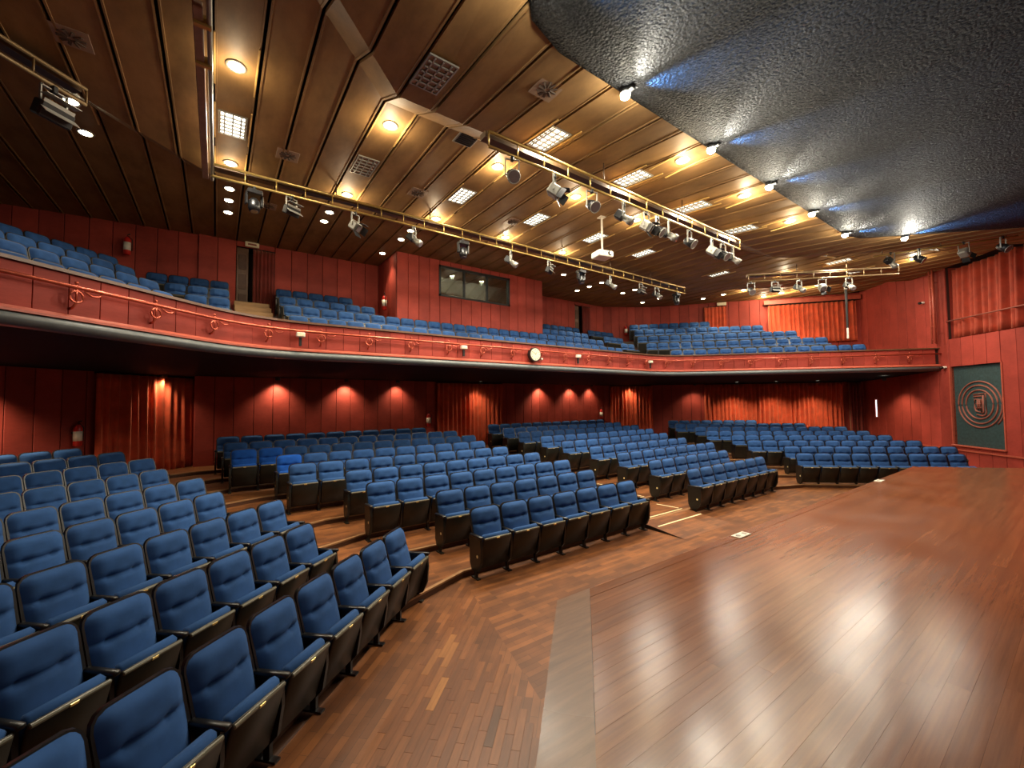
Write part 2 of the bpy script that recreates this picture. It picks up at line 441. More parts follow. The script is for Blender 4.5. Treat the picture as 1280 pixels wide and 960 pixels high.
WLEFT = wall('wall_left', 'red panelled wall behind the near left stalls seats', (-16.0, 7.5), (-8.35, 15.15), (LO,), back_h=(0, 3.5))
WJOG = wall('wall_left_return', 'short red return wall beside the left entrance curtain', (-8.35, 15.15), (-8.35, 14.65), (LO,), bw=.5, back_h=(0, 3.5))
wall('wall_left_upper', 'dark red panelled wall far behind the left wing of balcony', (-16.5, 15.45), (-8.35, 14.72), (UP,), back_h=(3.4, 7.6))
WBACK = wall('wall_back', 'red panelled rear wall behind centre seats and balcony', (-8.35, 14.65), (8.35, 14.65), (LO, UP),
             holes=((8.35 - 7.45, 8.35 - 6.45, 5.0, 7.25), (8.35 + 6.35, 8.35 + 7.35, 5.0, 7.25)))
WCORN = wall('wall_right_corner', 'red panelled corner wall behind the right entrance curtain', (8.35, 14.65), (10.5, 13.3), (LO, UP))
WRIGHT = wall('wall_right', 'red panelled wall with long curtains behind far right seats', (10.5, 13.3), (16.15, 6.15), (LO, UP))
a_ = lambda x, y: (Vector((x, y)) - Vector((16.15, 6.15))).length
EM0, EM1 = a_(12.92, 2.92), a_(11.66, 1.66)
WN0, WN1 = a_(12.95, 2.95), a_(8.6, -1.4)
WSTAGE = wall('wall_stage_right', 'red panelled wall with round emblem and curtained box beside stage', (16.15, 6.15), (7.6, -2.4), ((.05, 7.5),),
              holes=((EM0, EM1, .95, 3.62), (WN0, WN1, 4.58, 7.1)))
wall('wall_stage_left', 'red panelled wall close beside the near side of stage', (-8.2, -1.8), (-16.5, 6.5), ((.05, 7.3),))

# ------------------------------------------------------------------ ceiling
ZE, ZA, ZM, ZB = 6.6, 6.8, 7.1, 7.4
def c_front(x): a = abs(x); return max(3.4 if a < 5.06 else 8.46 - a, (x - 10.0) if x > 0 else (-x - 10.0))
def c_foldA(x): a = abs(x); return 5.46 if a < 5.88 else 11.34 - a
def c_foldB(x): a = abs(x); return 10.0 if a < 8.05 else 18.05 - a
def c_back(x):
    if x < -8.35: return 14.85 + (-8.35 - x) * .09
    if x < 8.35: return 14.75
    if x < 10.5: return 14.65 + (x - 8.35) * (13.3 - 14.65) / (10.5 - 8.35) + .08
    return 13.3 + (x - 10.5) * (6.15 - 13.3) / (16.15 - 10.5) + .1
def c_z(x, y):
    A, B = c_foldA(x), c_foldB(x)
    if y <= A: return ZE + (ZA - ZE) * min(max((y - A + 2.06) / 2.06, 0), 1)
    if y <= A + .6: return ZA + (ZM - ZA) * (y - A) / .6
    if y <= B: return ZM
    if y <= B + .8: return ZM + (ZB - ZM) * (y - B) / .8
    return ZB
def c_stations(x):
    f, A, B, e = c_front(x), c_foldA(x), c_foldB(x), c_back(x)
    ys = [f, A, A + .6, B, B + .8, e]
    ys = [min(max(v, f) + i * .0006, e + i * .0006) for i, v in enumerate(ys)]
    return [(v, c_z(x, v)) for v in ys]
ceiling = MB().add([(-17, -4, 7.62), (17.5, -4, 7.62), (17.5, 16, 7.62), (-17, 16, 7.62)], [(0, 1, 2, 3)]).build('ceiling', M['groove'])
tag(ceiling, 'brown timber board ceiling with dark grooves and stepped folds', 'ceiling', kind='structure')
BP = .525
for k in range(-16, 46):
    xc = -7.71 + BP * k
    x0, x1 = xc - BP / 2 + .02, xc + BP / 2 - .02
    if c_back(xc) - c_front(xc) < .4 or xc < -15.8 or xc > 15.9: continue
    xs = [x0, x0 + .022, x0 + .026, x1 - .026, x1 - .022, x1]
    zo = [-.012, -.012, 0, 0, -.012, -.012]
    rows = []
    sts = [c_stations(x) for x in xs]
    for i in range(len(sts[0])): rows.append([(x, s[i][0], s[i][1] + o) for x, s, o in zip(xs, sts, zo)])
    mb = MB(); n = len(rows); m_ = len(xs)
    vs = [p for r in rows for p in r] + [(p[0], p[1], p[2] + .05) for r in rows for p in (r[0], r[-1])]
    fs = [(i * m_ + q, i * m_ + q + 1, (i + 1) * m_ + q + 1, (i + 1) * m_ + q) for i in range(n - 1) for q in range(m_ - 1)]
    o_ = n * m_
    for i in range(n - 1):
        fs += [(i * m_, (i + 1) * m_, o_ + (i + 1) * 2, o_ + i * 2), (i * m_ + m_ - 1, o_ + i * 2 + 1, o_ + (i + 1) * 2 + 1, (i + 1) * m_ + m_ - 1), (o_ + i * 2, o_ + i * 2 + 1, o_ + (i + 1) * 2 + 1, o_ + (i + 1) * 2)]
    mb.add(vs, fs); mb.build('ceiling_board', M['ceil'], ceiling)
ceil_z = c_z

# black rough plaster canopy over the stage
def canopy():
    mb = MB(); nx, ny = 44, 26
    vs = []
    for j in range(ny + 1):
        for i in range(nx + 1):
            x = -11.5 + 23 * i / nx
            t = j / ny
            yf = min(3.44, 8.52 - abs(x)); yy = yf + (-5.5 - yf) * t
            dist = min(3.44 - yy, (8.52 - abs(x) - yy) * S2)
            z = 6.52 - .045 * max(dist, 0)
            if t < .0001: z = 6.56
            vs.append((x, yy, z))
    fs = [(j * (nx + 1) + i, j * (nx + 1) + i + 1, (j + 1) * (nx + 1) + i + 1, (j + 1) * (nx + 1) + i) for j in range(ny) for i in range(nx)]
    return mb.add(vs, fs).build('ceiling_stage', M['plaster'], smooth=True)
cn = canopy(); tag(cn, 'black rough plaster canopy above the stage', 'ceiling', kind='structure')
sol = cn.modifiers.new('s', 'SOLIDIFY'); sol.thickness = .1; sol.offset = 1

# ------------------------------------------------------------------ balcony
FB, FT = 3.68, 4.30            # fascia bottom / top
BL_p, BL_d = (-7.3, 10.1), (S2, S2)
BR_p, BR_d = (7.0, 9.95), (math.cos(.82), -math.sin(.82))
BR_n = (math.sin(.82), math.cos(.82))
def balc_lines(dk, ends=True):
    Lp = (BL_p[0] - S2 * dk, BL_p[1] + S2 * dk); Rp = (BR_p[0] + BR_n[0] * dk * .84, BR_p[1] + BR_n[1] * dk * .84)
    cl = line_x(Lp, BL_d, (0, 10.1 + dk), (1, 0)); cr = line_x(Rp, BR_d, (0, 10.1 + dk), (1, 0))
    le = line_x(Lp, BL_d, (-16.3, 6.3), (1, -1)); re = line_x(Rp, BR_d, (16.15, 6.15), (1, 1))
    return [le, cl, cr, re]
balcony = empty('balcony'); tag(balcony, 'curved balcony with red panelled front and black underside', 'balcony', kind='structure')
front = balc_lines(0)
BKU = [(-17.0, 8.0), (-16.6, 15.5), (-8.4, 14.8), (8.4, 14.75), (10.55, 13.4), (16.2, 6.25)]
BK = [(-16.2, 7.4), (-8.4, 15.2), (8.4, 14.75), (10.55, 13.4), (16.2, 6.25)]
mb = MB()                      # underside sloping down to the rear walls
fr = [front[0], front[1], front[2], front[2], front[3]]
vs = [(x, y, FB - .16) for x, y in fr] + [(x, y, 3.32) for x, y in BK]
vs += [(x, y, FB - .02) for x, y in fr] + [(x, y, FB - .02) for x, y in BK]
fs = [(i, i + 1, 6 + i, 5 + i) for i in range(4)] + [(10 + i, 15 + i, 16 + i, 11 + i) for i in range(4)]
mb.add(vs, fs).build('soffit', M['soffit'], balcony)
def sweep(prof, pts, name, mat, parent, smooth=False):     # profile (offset to the room, z) along a plan polyline
    P = [Vector(p) for p in pts]; mb = MB(); n = len(prof); vs = []
    for i, p in enumerate(P):
        d0 = (P[i] - P[i - 1]).normalized() if i else (P[1] - P[0]).normalized()
        d1 = (P[i + 1] - P[i]).normalized() if i < len(P) - 1 else d0
        n0 = Vector((d0.y, -d0.x)); n1 = Vector((d1.y, -d1.x)); m = (n0 + n1).normalized(); m /= max(m.dot(n0), .3)
        vs += [(p.x + m.x * o, p.y + m.y * o, z) for o, z in prof]
    fs = [(i * n + k, i * n + (k + 1) % n, (i + 1) * n + (k + 1) % n, (i + 1) * n + k) for i in range(len(P) - 1) for k in range(n)]
    fs += [tuple(range(n)), tuple(range((len(P) - 1) * n, len(P) * n))]
    return mb.add(vs, fs).build(name, mat, parent, smooth)
def soft(pts, r=.9, n=6):      # round the corners of a plan polyline
    P = [Vector(p) for p in pts]; out = [P[0]]
    for a, b, c in zip(P[:-2], P[1:-1], P[2:]):
        u = b + (a - b).normalized() * r; v = b + (c - b).normalized() * r
        for i in range(n + 1):
            t = i / n; out.append(u * (1 - t) ** 2 + b * 2 * t * (1 - t) + v * t * t)
    return [tuple(p) for p in out + [P[-1]]]
FRL = soft(front, 1.2)
lip = sweep([(.0, FB - .005), (.06, FB - .01), (.11, FB - .03), (.135, FB - .065), (.135, FB - .10), (.11, FB - .14), (.05, FB - .165), (-.1, FB - .17), (-.1, FB - .005)], FRL, 'lip', M['lip'], balcony, True)
sweep([(-.02, FB), (.10, FB), (.10, FB + .03), (.055, FB + .075), (-.02, FB + .075)], FRL, 'ledge', M['redtrim'], balcony)
sweep([(-.08, FB + .06), (.0, FB + .06), (.0, FT), (-.08, FT)], FRL, 'parapet_core', M['gap'], balcony)
sweep([(-.12, FT), (.07, FT), (.07, FT + .045), (-.12, FT + .045)], FRL, 'rail_cap', M['cap'], balcony)
# parapet boards
def walk(pts, step, start=0.):
    P = [Vector(p) for p in pts]; out = []; s = start; acc = 0.
    for a, b in zip(P[:-1], P[1:]):
        L_ = (b - a).length; d = (b - a).normalized()
        while s <= acc + L_:
            out.append((a + d * (s - acc), d)); s += step
        acc += L_
    return out
pb = MB().box((0, 0, 0), (.362, .024, FT - FB - .085), bev=.004).mesh('parapet_board', M['red'])
for p, d in walk(FRL, .37, .2):
    nx = Vector((d.y, -d.x))
    link('parapet_board', pb, balcony, (p.x + nx.x * .012, p.y + nx.y * .012, (FB + .075 + FT) / 2), (0, 0, math.atan2(d.y, d.x)))
for k in range(5):
    pl = balc_lines(.06 if k == 0 else .36 + 1.0 * k)
    zt = 3.72 + .44 * k
    bk = BKU[::-1]
    if k:      # the raised rows stop short of the stage-side wall
        te = [0, 8.1, 7.3, 6.5, 4.0][k]; dk = .36 + 1.0 * k
        re_ = (BR_p[0] + BR_n[0] * dk * .84 + BR_d[0] * te, BR_p[1] + BR_n[1] * dk * .84 + BR_d[1] * te)
        pl = pl[:3] + [re_]; bk = [line_x(re_, BR_n, (10.55, 13.4), (5.65, -7.15))] + bk[1:]
    me = MB().prism(pl + bk, zt - .44 if k else 3.6, zt).mesh('balcony_tier', [M['floor0'], M['riser']])
    for p in me.polygons:
        if abs(p.normal.z) < .5: p.material_index = 1
    if k == 4:   # topmost tier only along the right-hand wing
        pl4 = pl
        me = MB().prism([pl4[2], pl4[3], bk[0], BK[3], BK[2]], zt - .44, zt).mesh('balcony_tier', [M['riser']])
    link('balcony_tier', me, balcony)
# pale wooden steps of the two balcony gangways
for lab, xa, xb in (('pale wooden steps up the left balcony gangway', -7.5, -6.62), ('pale wooden steps up the right balcony gangway', 5.95, 6.7)):
    r = empty('gangway_steps', ((xa + xb) / 2, 10.5, 3.72)); tag(r, lab, 'steps')
    for i in range(8):
        MB().box((0, .35 + i * .5, .22 * (i + 1) / 2 + .005), (xb - xa, .5, .22 * (i + 1) + .01), bev=.01).build('step', M['stepwood'], r)
# copper handrail with scroll brackets
hr = empty('handrail', (0, 10, 4.1)); tag(hr, 'red copper handrail with scroll brackets along the balcony front', 'handrail')
rail_pts = [(p[0], p[1] - 10, .02) for p in FRL]
def off(pts, o):
    P = [Vector(p) for p in pts]; out = []
    for i, p in enumerate(P):
        d = (P[min(i + 1, len(P) - 1)] - P[max(i - 1, 0)]).normalized(); out.append(p + Vector((d.y, -d.x)) * o)
    return out
OF = off(FRL, .13)
MB().tube([(p.x, p.y - 10, .02) for p in OF], .027, 8).build('rail', M['copper'], hr, True)
br = MB()
ring = [(math.cos(t) * .052, 0, math.sin(t) * .052 - .085) for t in [i * 2 * math.pi / 12 for i in range(12)]]
br.tube(ring, .011, 6, closed=True)
br.tube([(.06, 0, -.02), (.12, 0, -.055), (.17, 0, -.05), (.2, 0, -.02)], .009, 6)
br.tube([(0, 0, -.14), (0, .06, -.18), (0, .12, -.19)], .012, 6); br.tube([(0, 0, .03), (0, 0, -.14)], .01, 6)
br.tube([(0, 0, .05), (0, 0, .03)], .016, 6)
bme = br.mesh('bracket', M['copper'], True)
for p, d in walk([tuple(q) for q in OF], 1.05, .7): link('bracket', bme, hr, (p.x, p.y - 10, .02), (0, 0, math.atan2(d.y, d.x)), (1.5, 1., 1.5))
# things fixed on the parapet
def on_parapet(x):    # point on the straight middle of the fascia
    return Vector((x, 10.1 - .02))
for lab, x in (('small cream emergency lamp on the balcony front below the left gangway', -6.4), ('small cream emergency lamp on balcony front left of the clock', -2.4), ('small cream emergency lamp on balcony front right of the clock', 1.9), ('small cream emergency lamp at the right bend of the balcony front', 5.75)):
    r = empty('emergency_lamp', (x, 9.92, 4.03)); tag(r, lab, 'lamp', 'emergency lamps on the balcony front')
    MB().box((0, 0, .0), (.17, .1, .1), bev=.012).build('housing', M['white'], r)
    MB().box((0, .02, -.14), (.05, .05, .2)).build('bracket', M['iron'], r)
    MB().box((0, -.052, 0), (.12, .01, .06)).build('diffuser', M['cream'], r)
ck = empty('wall_clock', (.05, 9.93, 3.98)); tag(ck, 'round clock with cream face on the middle of the balcony front', 'clock')
MB().tube([(0, .07, 0), (0, -.05, 0)], .215, 28).build('case', M['iron'], ck, False)
MB().tube([(0, -.05, 0), (0, -.058, 0)], .185, 28).build('face', M['cream'], ck)
tk = MB()
for i in range(12):
    t = i * math.pi / 6; tk.box((math.sin(t) * .15, -.060, math.cos(t) * .15), (.012, .004, .04), Matrix.Rotation(t, 3, 'Y'))
tk.build('hour_marks', M['iron'], ck)
MB().box((.025, -.063, .04), (.012, .004, .11), Matrix.Rotation(rad(35), 3, 'Y')).build('hour_hand', M['iron'], ck)
MB().box((-.045, -.066, .035), (.009, .004, .15), Matrix.Rotation(rad(-55), 3, 'Y')).build('minute_hand', M['iron'], ck)
sn = empty('motion_sensor', (.36, 9.97, 3.86)); tag(sn, 'small white sensor beside the balcony clock', 'sensor')
MB().box((0, .03, 0), (.07, .05, .07), bev=.01).build('base', M['white'], sn)
MB().tube([(0, .01, 0), (0, -.03, 0), (0, -.05, 0)], [.04, .036, .015], 12).build('dome', M['white'], sn, True)

# ------------------------------------------------------------------ control booth
bx0, bx1, by = -3.22, 2.8, 12.85
WX0, WX1, WZ0, WZ1 = -1.72, 1.15, 6.2, 7.2
BOOTH = wall('wall_booth_front', 'red panelled front of the control booth behind balcony seats', (bx0, by), (bx1, by), ((4.3, 7.42),), holes=((WX0 - bx0, WX1 - bx0, WZ0, WZ1),), bw=.4, back_h=(4.0, 7.45))
wall('wall_booth_left', 'brightly lit left side wall of the control booth', (bx0, 14.6), (bx0, by + .02), ((4.6, 7.42),), bw=.3, back_h=(4.0, 7.45))
wall('wall_booth_right', 'right side wall of the control booth facing right gangway', (bx1, by + .02), (bx1, 14.6), ((4.6, 7.42),), bw=.35, back_h=(4.0, 7.45))
MB().box(((bx0 + bx1) / 2, 13.75, 5.9), (bx1 - bx0 - .3, 1.6, .05)).build('floor_booth', M['riser'])
tag(bpy.data.objects['floor_booth'], 'dark floor inside the control booth', 'floor', kind='structure')
MB().box(((bx0 + bx1) / 2, 14.5, 6.65), (bx1 - bx0 - .2, .04, 1.5)).build('wall_booth_rear', M['white']); tag(bpy.data.objects['wall_booth_rear'], 'pale rear wall inside the control booth', 'wall', kind='structure')
MB().box(((bx0 + bx1) / 2, 13.75, 7.38), (bx1 - bx0 - .2, 1.6, .04)).build('ceiling_booth', M['groove']); tag(bpy.data.objects['ceiling_booth'], 'dark ceiling inside the control booth', 'ceiling', kind='structure')
win = empty('window_1', ((WX0 + WX1) / 2, by, (WZ0 + WZ1) / 2)); tag(win, 'three-pane black framed control booth window', 'window', kind='structure')
WW, WH = WX1 - WX0, WZ1 - WZ0
fm = MB()
for s in (-1, 1):
    fm.box((0, .02, s * WH / 2), (WW + .08, .12, .07)); fm.box((s * WW / 2, .02, 0), (.07, .12, WH + .07))
fm.build('frame', M['iron'], win)
for s in (-1, 1): MB().box((s * WW / 6, .02, 0), (.045, .1, WH - .06)).build('mullion', M['iron'], win)
for s in (-1, 0, 1): MB().box((s * WW / 3, .03, 0), (WW / 3 - .05, .008, WH - .07)).build('pane', M['glass'], win)
for lab, x, wd in (('pale mixing desk seen inside booth window, left pane', -1.1, .9), ('pale equipment cabinet seen inside booth window, right pane', .75, .7)):
    r = empty('sound_desk', (x, 13.4, 5.925)); tag(r, lab, 'desk')
    MB().box((0, 0, .2), (wd, .5, .4), bev=.03).build('body', M['white'], r)
    MB().box((0, -.1, .46), (wd * .8, .3, .1), Matrix.Rotation(rad(20), 3, 'X'), bev=.02).build('panel', M['alu'], r)

# ------------------------------------------------------------------ doors and curtains
def curtain(name, label, p0, p1, z0, z1, folds, amp, mat, group=None, seed=0, panels=1, gather=0., parent=None):
    """pleated drape hung from p0 to p1 (plan); the room lies to the right"""
    rnd = random.Random(seed)
    p0 = Vector(p0); p1 = Vector(p1); d = (p1 - p0); L_ = d.length; d.normalize(); rz = math.atan2(d.y, d.x)
    root = empty(name, (p0.x, p0.y, z0), rz); tag(root, label, 'curtain', group)
    for q in range(panels):
        a0, a1 = L_ * q / panels, L_ * (q + 1) / panels
        nf = max(2, round(folds / panels)); nu, nv = nf * 8, 10
        ph = [rnd.uniform(-.35, .35) for _ in range(nf + 1)]; am = [rnd.uniform(.55, 1.25) for _ in range(nf + 1)]
        vs = []
        for j in range(nv + 1):
            v = j / nv
            for i in range(nu + 1):
                u = i / nu; k = min(int(u * nf), nf - 1)
                w_ = math.sin((u * nf + ph[k] * .3 * math.sin(math.pi * (u * nf - k))) * 2 * math.pi)
                sway = .03 * math.sin(3.1 * v + k * 1.7)
                amp_ = amp * am[k] * (.75 + .35 * (1 - v))
                vs.append((a0 + (a1 - a0) * u + sway * (1 - v) * math.sin(math.pi * u), -.06 - amp_ * (w_ * .5 + .5) ** 1.3, v * (z1 - z0)))
        fs = [(j * (nu + 1) + i, j * (nu + 1) + i + 1, (j + 1) * (nu + 1) + i + 1, (j + 1) * (nu + 1) + i) for j in range(nv) for i in range(nu)]
        o = MB().add(vs, fs).build('drape', mat, root, True)
        sm = o.modifiers.new('s', 'SOLIDIFY'); sm.thickness = .012; sm.offset = 0
    MB().tube([(0, -.05, z1 - z0 + .02), (L_, -.05, z1 - z0 + .02)], .02, 8).build('curtain_rail', M['iron'], root)
    return root
curtain('entrance_curtain', 'tall orange red entrance curtain at left end of the rear wall', (-10.17, 13.28), (-8.42, 15.03), .80, 3.28, 13, .13, M['curtain'], 'stalls entrance curtains', 1, 2)
curtain('entrance_curtain', 'tall orange red entrance curtain in the middle of rear wall', (-1.05, 14.58), (1.95, 14.58), .80, 3.28, 17, .13, M['curtain'], 'stalls entrance curtains', 2, 2)
curtain('entrance_curtain', 'tall orange red entrance curtain at right corner of the rear wall', (8.55, 14.46), (10.4, 13.3), .80, 3.28, 11, .14, M['curtain'], 'stalls entrance curtains', 3, 2)
rw = lambda t: (10.5 + (16.15 - 10.5) * t, 13.3 + (6.15 - 13.3) * t)
curtain('long_curtain', 'long orange red curtain along the wall behind far right seats', (11.95, 11.36), (15.55, 6.80), .8, 3.3, 30, .13, M['curtain'], None, 4, 4)
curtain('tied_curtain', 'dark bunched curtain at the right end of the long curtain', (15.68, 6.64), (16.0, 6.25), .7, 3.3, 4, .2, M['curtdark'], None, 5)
curtain('balcony_curtain', 'wide orange red curtain under a pelmet on the right balcony wall', (13.75, 9.08), (15.95, 6.3), 5.2, 7.02, 18, .15, M['curtain'], None, 6, 3)
curtain('balcony_door_curtain', 'narrow orange red curtain over the doorway on right balcony wall', (12.0, 11.28), (12.62, 10.5), 5.2, 7.15, 6, .1, M['curtain'], None, 7)
pm = empty('pelmet', (14.85, 7.7, 7.08), math.atan2(6.15 - 13.3, 16.15 - 10.5)); tag(pm, 'red pelmet board above the right balcony curtain', 'pelmet')
MB().box((0, -.18, .1), (3.9, .03, .2), bev=.006).build('front_board', M['redtrim'], pm)
MB().box((0, -.09, .0), (3.9, .2, .025)).build('bottom_board', M['gap'], pm)
# daylight slit beside the tied curtain: a narrow side window
sw = empty('window_2', (15.55, 5.53, 2.12), rad(45)); tag(sw, 'narrow bright window slit beside the tied curtain', 'window', kind='structure')
MB().box((0, .05, 0), (.10, .03, .72)).build('pane', M['daylight'], sw)
MB().box((-.07, .06, 0), (.04, .06, .8)).build('frame', M['redtrim'], sw); MB().box((.07, .06, 0), (.04, .06, .8)).build('frame', M['redtrim'], sw)
# doorways on the balcony
for n_, lab, x0 in ((1, 'dark wooden door standing open at the left balcony doorway', -7.45), (2, 'dark open door at the right balcony doorway', 6.35)):
    dr = empty('door_%d' % n_, (x0, 14.65, 5.15)); tag(dr, lab, 'door', kind='structure')
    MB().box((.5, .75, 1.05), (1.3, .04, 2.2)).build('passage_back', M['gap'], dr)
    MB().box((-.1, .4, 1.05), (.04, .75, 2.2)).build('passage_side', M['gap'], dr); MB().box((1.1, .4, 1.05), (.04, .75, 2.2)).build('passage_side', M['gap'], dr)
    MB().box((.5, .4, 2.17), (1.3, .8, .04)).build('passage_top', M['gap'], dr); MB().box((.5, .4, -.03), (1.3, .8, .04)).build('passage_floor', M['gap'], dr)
    lf = MB().box((.16, .06, 1.04), (.30, .05, 2.08), bev=.01).build('door_leaf', M['cap'], dr)
    for z in (.45, 1.05, 1.65): MB().box((.16, .03, z), (.2, .02, .45), bev=.008).build('door_panel', M['riser'], lf)
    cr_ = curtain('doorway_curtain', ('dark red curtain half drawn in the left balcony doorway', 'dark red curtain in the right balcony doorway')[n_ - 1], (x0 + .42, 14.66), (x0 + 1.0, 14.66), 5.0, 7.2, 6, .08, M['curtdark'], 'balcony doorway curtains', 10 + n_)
ex = empty('exit_sign', (-7.06, 14.56, 7.33)); tag(ex, 'small pale exit sign above left balcony doorway', 'sign')
MB().box((0, 0, 0), (.36, .05, .15), bev=.01).build('box', M['cream'], ex)
MB().box((0, -.028, 0), (.22, .006, .05)).build('lettering', M['relief'], ex)
ex = empty('exit_sign', (12.45, 10.62, 7.28), rad(-51.7)); tag(ex, 'small pale exit sign above right balcony doorway curtain', 'sign')
MB().box((0, -.05, 0), (.42, .05, .15), bev=.01).build('box', M['cream'], ex)

# ------------------------------------------------------------------ emblem and curtained box on the stage-side wall
wr = rad(225)                                   # along the wall towards the stage
em = empty('emblem_panel', ((12.92 + 11.66) / 2, (2.92 + 1.66) / 2, 2.285), rad(45)); tag(em, 'dark teal wall panel with terracotta spiral rings and letter emblem', 'emblem')
# local x along (1,1); the room is on the local +y side
EW = math.hypot(12.92 - 11.66, 2.92 - 1.66)
MB().box((0, -.10, 0), (EW + .1, .04, 2.75)).build('panel', M['teal'], em)
fr_ = MB(); fr_.box((0, -.02, -1.36), (EW + .1, .2, .05), bev=.008); fr_.build('sill', M['redtrim'], em)
for s in (-1, 1): MB().box((s * (EW / 2 + .02), -.03, 0), (.04, .14, 2.7)).build('reveal', M['redtrim'], em)
cz = .04
for r_ in (.47, .62):
    MB().tube([(math.cos(t) * r_, -.072, cz + math.sin(t) * r_) for t in [i * 2 * math.pi / 48 for i in range(48)]], .024, 8, closed=True).build('ring', M['relief'], em, True)
MB().tube([(math.cos(t) * .75, -.072, cz + math.sin(t) * .75) for t in [i * 2 * math.pi / 56 for i in range(56)]], .024, 8, closed=True).build('ring', M['relief'], em, True)
MB().tube([(math.cos(t) * .84, -.072, cz + math.sin(t) * .84) for t in [rad(178 + i * 6) for i in range(0, 9)]], .022, 8).build('ring', M['relief'], em, True)
# letter D outline with bars inside, as on the wall (mirrored axis: the viewer looks along -y, x grows to the left)
Dm = MB()
def stroke(pts, r=.026): Dm.tube([(-x, -.072, cz + z) for x, z in pts], r, 6)
stroke([(-.18, .32), (.22, .36), (.23, -.26), (.20, -.33), (.10, -.37), (-.10, -.33)]); stroke([(.14, .30), (.14, -.24), (.08, -.30)])
stroke([(-.18, .25), (.08, .27)]); stroke([(-.15, .18), (-.17, -.10), (-.12, -.22), (.06, -.26), (.08, .16), (-.13, .17)])
stroke([(-.06, .16), (-.06, -.16)]); stroke([(.01, .16), (.01, -.16)]); stroke([(-.12, .02), (.06, .02)], .02); stroke([(-.12, -.12), (.06, -.10)], .02)
Dm.build('letter', M['relief'], em, True)
bxr = empty('viewing_box', (12.95, 2.95, 4.58), wr); tag(bxr, 'dark curtained box opening high on wall beside the stage', 'box')
WL = WN1 - WN0
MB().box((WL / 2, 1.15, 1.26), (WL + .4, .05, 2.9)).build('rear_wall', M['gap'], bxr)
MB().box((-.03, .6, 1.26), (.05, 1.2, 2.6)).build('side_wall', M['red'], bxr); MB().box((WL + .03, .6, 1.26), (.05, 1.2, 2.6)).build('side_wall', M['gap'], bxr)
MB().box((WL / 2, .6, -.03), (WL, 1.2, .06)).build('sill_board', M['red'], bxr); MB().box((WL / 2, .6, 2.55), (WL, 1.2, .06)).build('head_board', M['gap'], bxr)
MB().tube([(0, -.03, .63), (WL, -.03, .63)], .022, 8).build('guard_rail', M['relief'], bxr, True)
d_ = Vector((-S2, -S2)); o_ = Vector((12.95, 2.95)) + Vector((S2, -S2)) * .0
q0 = Vector((12.95, 2.95)) + Vector((S2, -S2)) * .30
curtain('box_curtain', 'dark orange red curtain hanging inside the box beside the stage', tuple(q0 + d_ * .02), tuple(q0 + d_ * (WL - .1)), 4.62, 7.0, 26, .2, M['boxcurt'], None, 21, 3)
ld = empty('lighting_ladder', (13.05, 3.05, 4.5), wr); tag(ld, 'red painted pipe ladder frame standing out from the wall beside box', 'frame')
LU = [(-.22, -.10), (-.12, -.30), (.06, -.34)]
for ux, uy in LU: MB().tube([(ux, uy, -.02), (ux, uy, 2.58)], .026, 8).build('upright', M['redtrim'], ld, True)
for i in range(6):
    for (ax, ay), (bx_, by_) in ((LU[0], LU[1]), (LU[1], LU[2])): MB().tube([(ax, ay, .12 + i * .46), (bx_, by_, .12 + i * .46)], .014, 6).build('rung', M['redtrim'], ld, True)
for z_ in (.3, 2.2): MB().tube([(-.22, -.10, z_), (-.22, .0, z_)], .016, 6).build('wall_arm', M['redtrim'], ld, True)
for lab, p in (('small white dome camera on the wall left of the curtained box', (13.62, 3.62, 6.1)), ('small white dome camera above the top corner of emblem', (13.05, 3.05, 3.62))):
    r = empty('dome_camera', p, rad(45)); tag(r, lab, 'camera', 'wall cameras')
    MB().box((0, .06, 0), (.12, .1, .07), bev=.015).build('base', M['white'], r)
    MB().tube([(0, .12, -.01), (0, .18, -.015), (0, .2, -.02)], [.05, .045, .02], 10).build('dome', M['iron'], r, True)
# dado rail
MB().box((0, 0, 0), (7.6, .03, .05)).build('trim_1', M['redtrim'])
t1 = bpy.data.objects['trim_1']; t1.location = (13.0 - .03, 3.0 + .03, .78); t1.rotation_euler = (0, 0, rad(45)); tag(t1, 'low red dado rail on the wall below the emblem', 'trim', kind='structure')

# ------------------------------------------------------------------ fire extinguishers
def extinguisher(label, x, y, z, rz):
    r = empty('fire_extinguisher', (x, y, z), rz); tag(r, label, 'extinguisher', 'fire extinguishers')
    MB().tube([(0, -.1, 0), (0, -.1, .02), (0, -.1, .40), (0, -.1, .46), (0, -.1, .48)], [.05, .075, .075, .05, .03], 14).build('cylinder', M['exting'], r, True)
    MB().tube([(0, -.1, .12), (0, -.1, .33)], .0765, 14).build('paper_label', M['white'], r, True)
    MB().tube([(0, -.1, .48), (0, -.1, .53), (.06, -.12, .56)], .014, 6).build('valve', M['iron'], r, True)
    MB().tube([(.02, -.1, .5), (.1, -.1, .42), (.1, -.1, .12)], .012, 6).build('hose', M['iron'], r, True)
    MB().box((0, -.02, .3), (.12, .03, .04)).build('wall_bracket', M['iron'], r)
extinguisher('fire extinguisher on the wall left of the left entrance curtain', -10.4, 13.08, 1.65, rad(45))
extinguisher('fire extinguisher on rear wall left of the middle curtain', -1.38, 14.61, 1.65, 0)
extinguisher('fire extinguisher on rear wall near the right entrance curtain', 7.95, 14.61, 1.65, 0)
extinguisher('fire extinguisher on the dark left balcony wall', -9.84, 14.76, 6.5, rad(-5))
extinguisher('fire extinguisher on the corner wall of right balcony', 9.3, 14.0, 5.9, rad(-32))
extinguisher('fire extinguisher on the side wall of the control booth', -3.3, 13.5, 5.6, rad(-90))

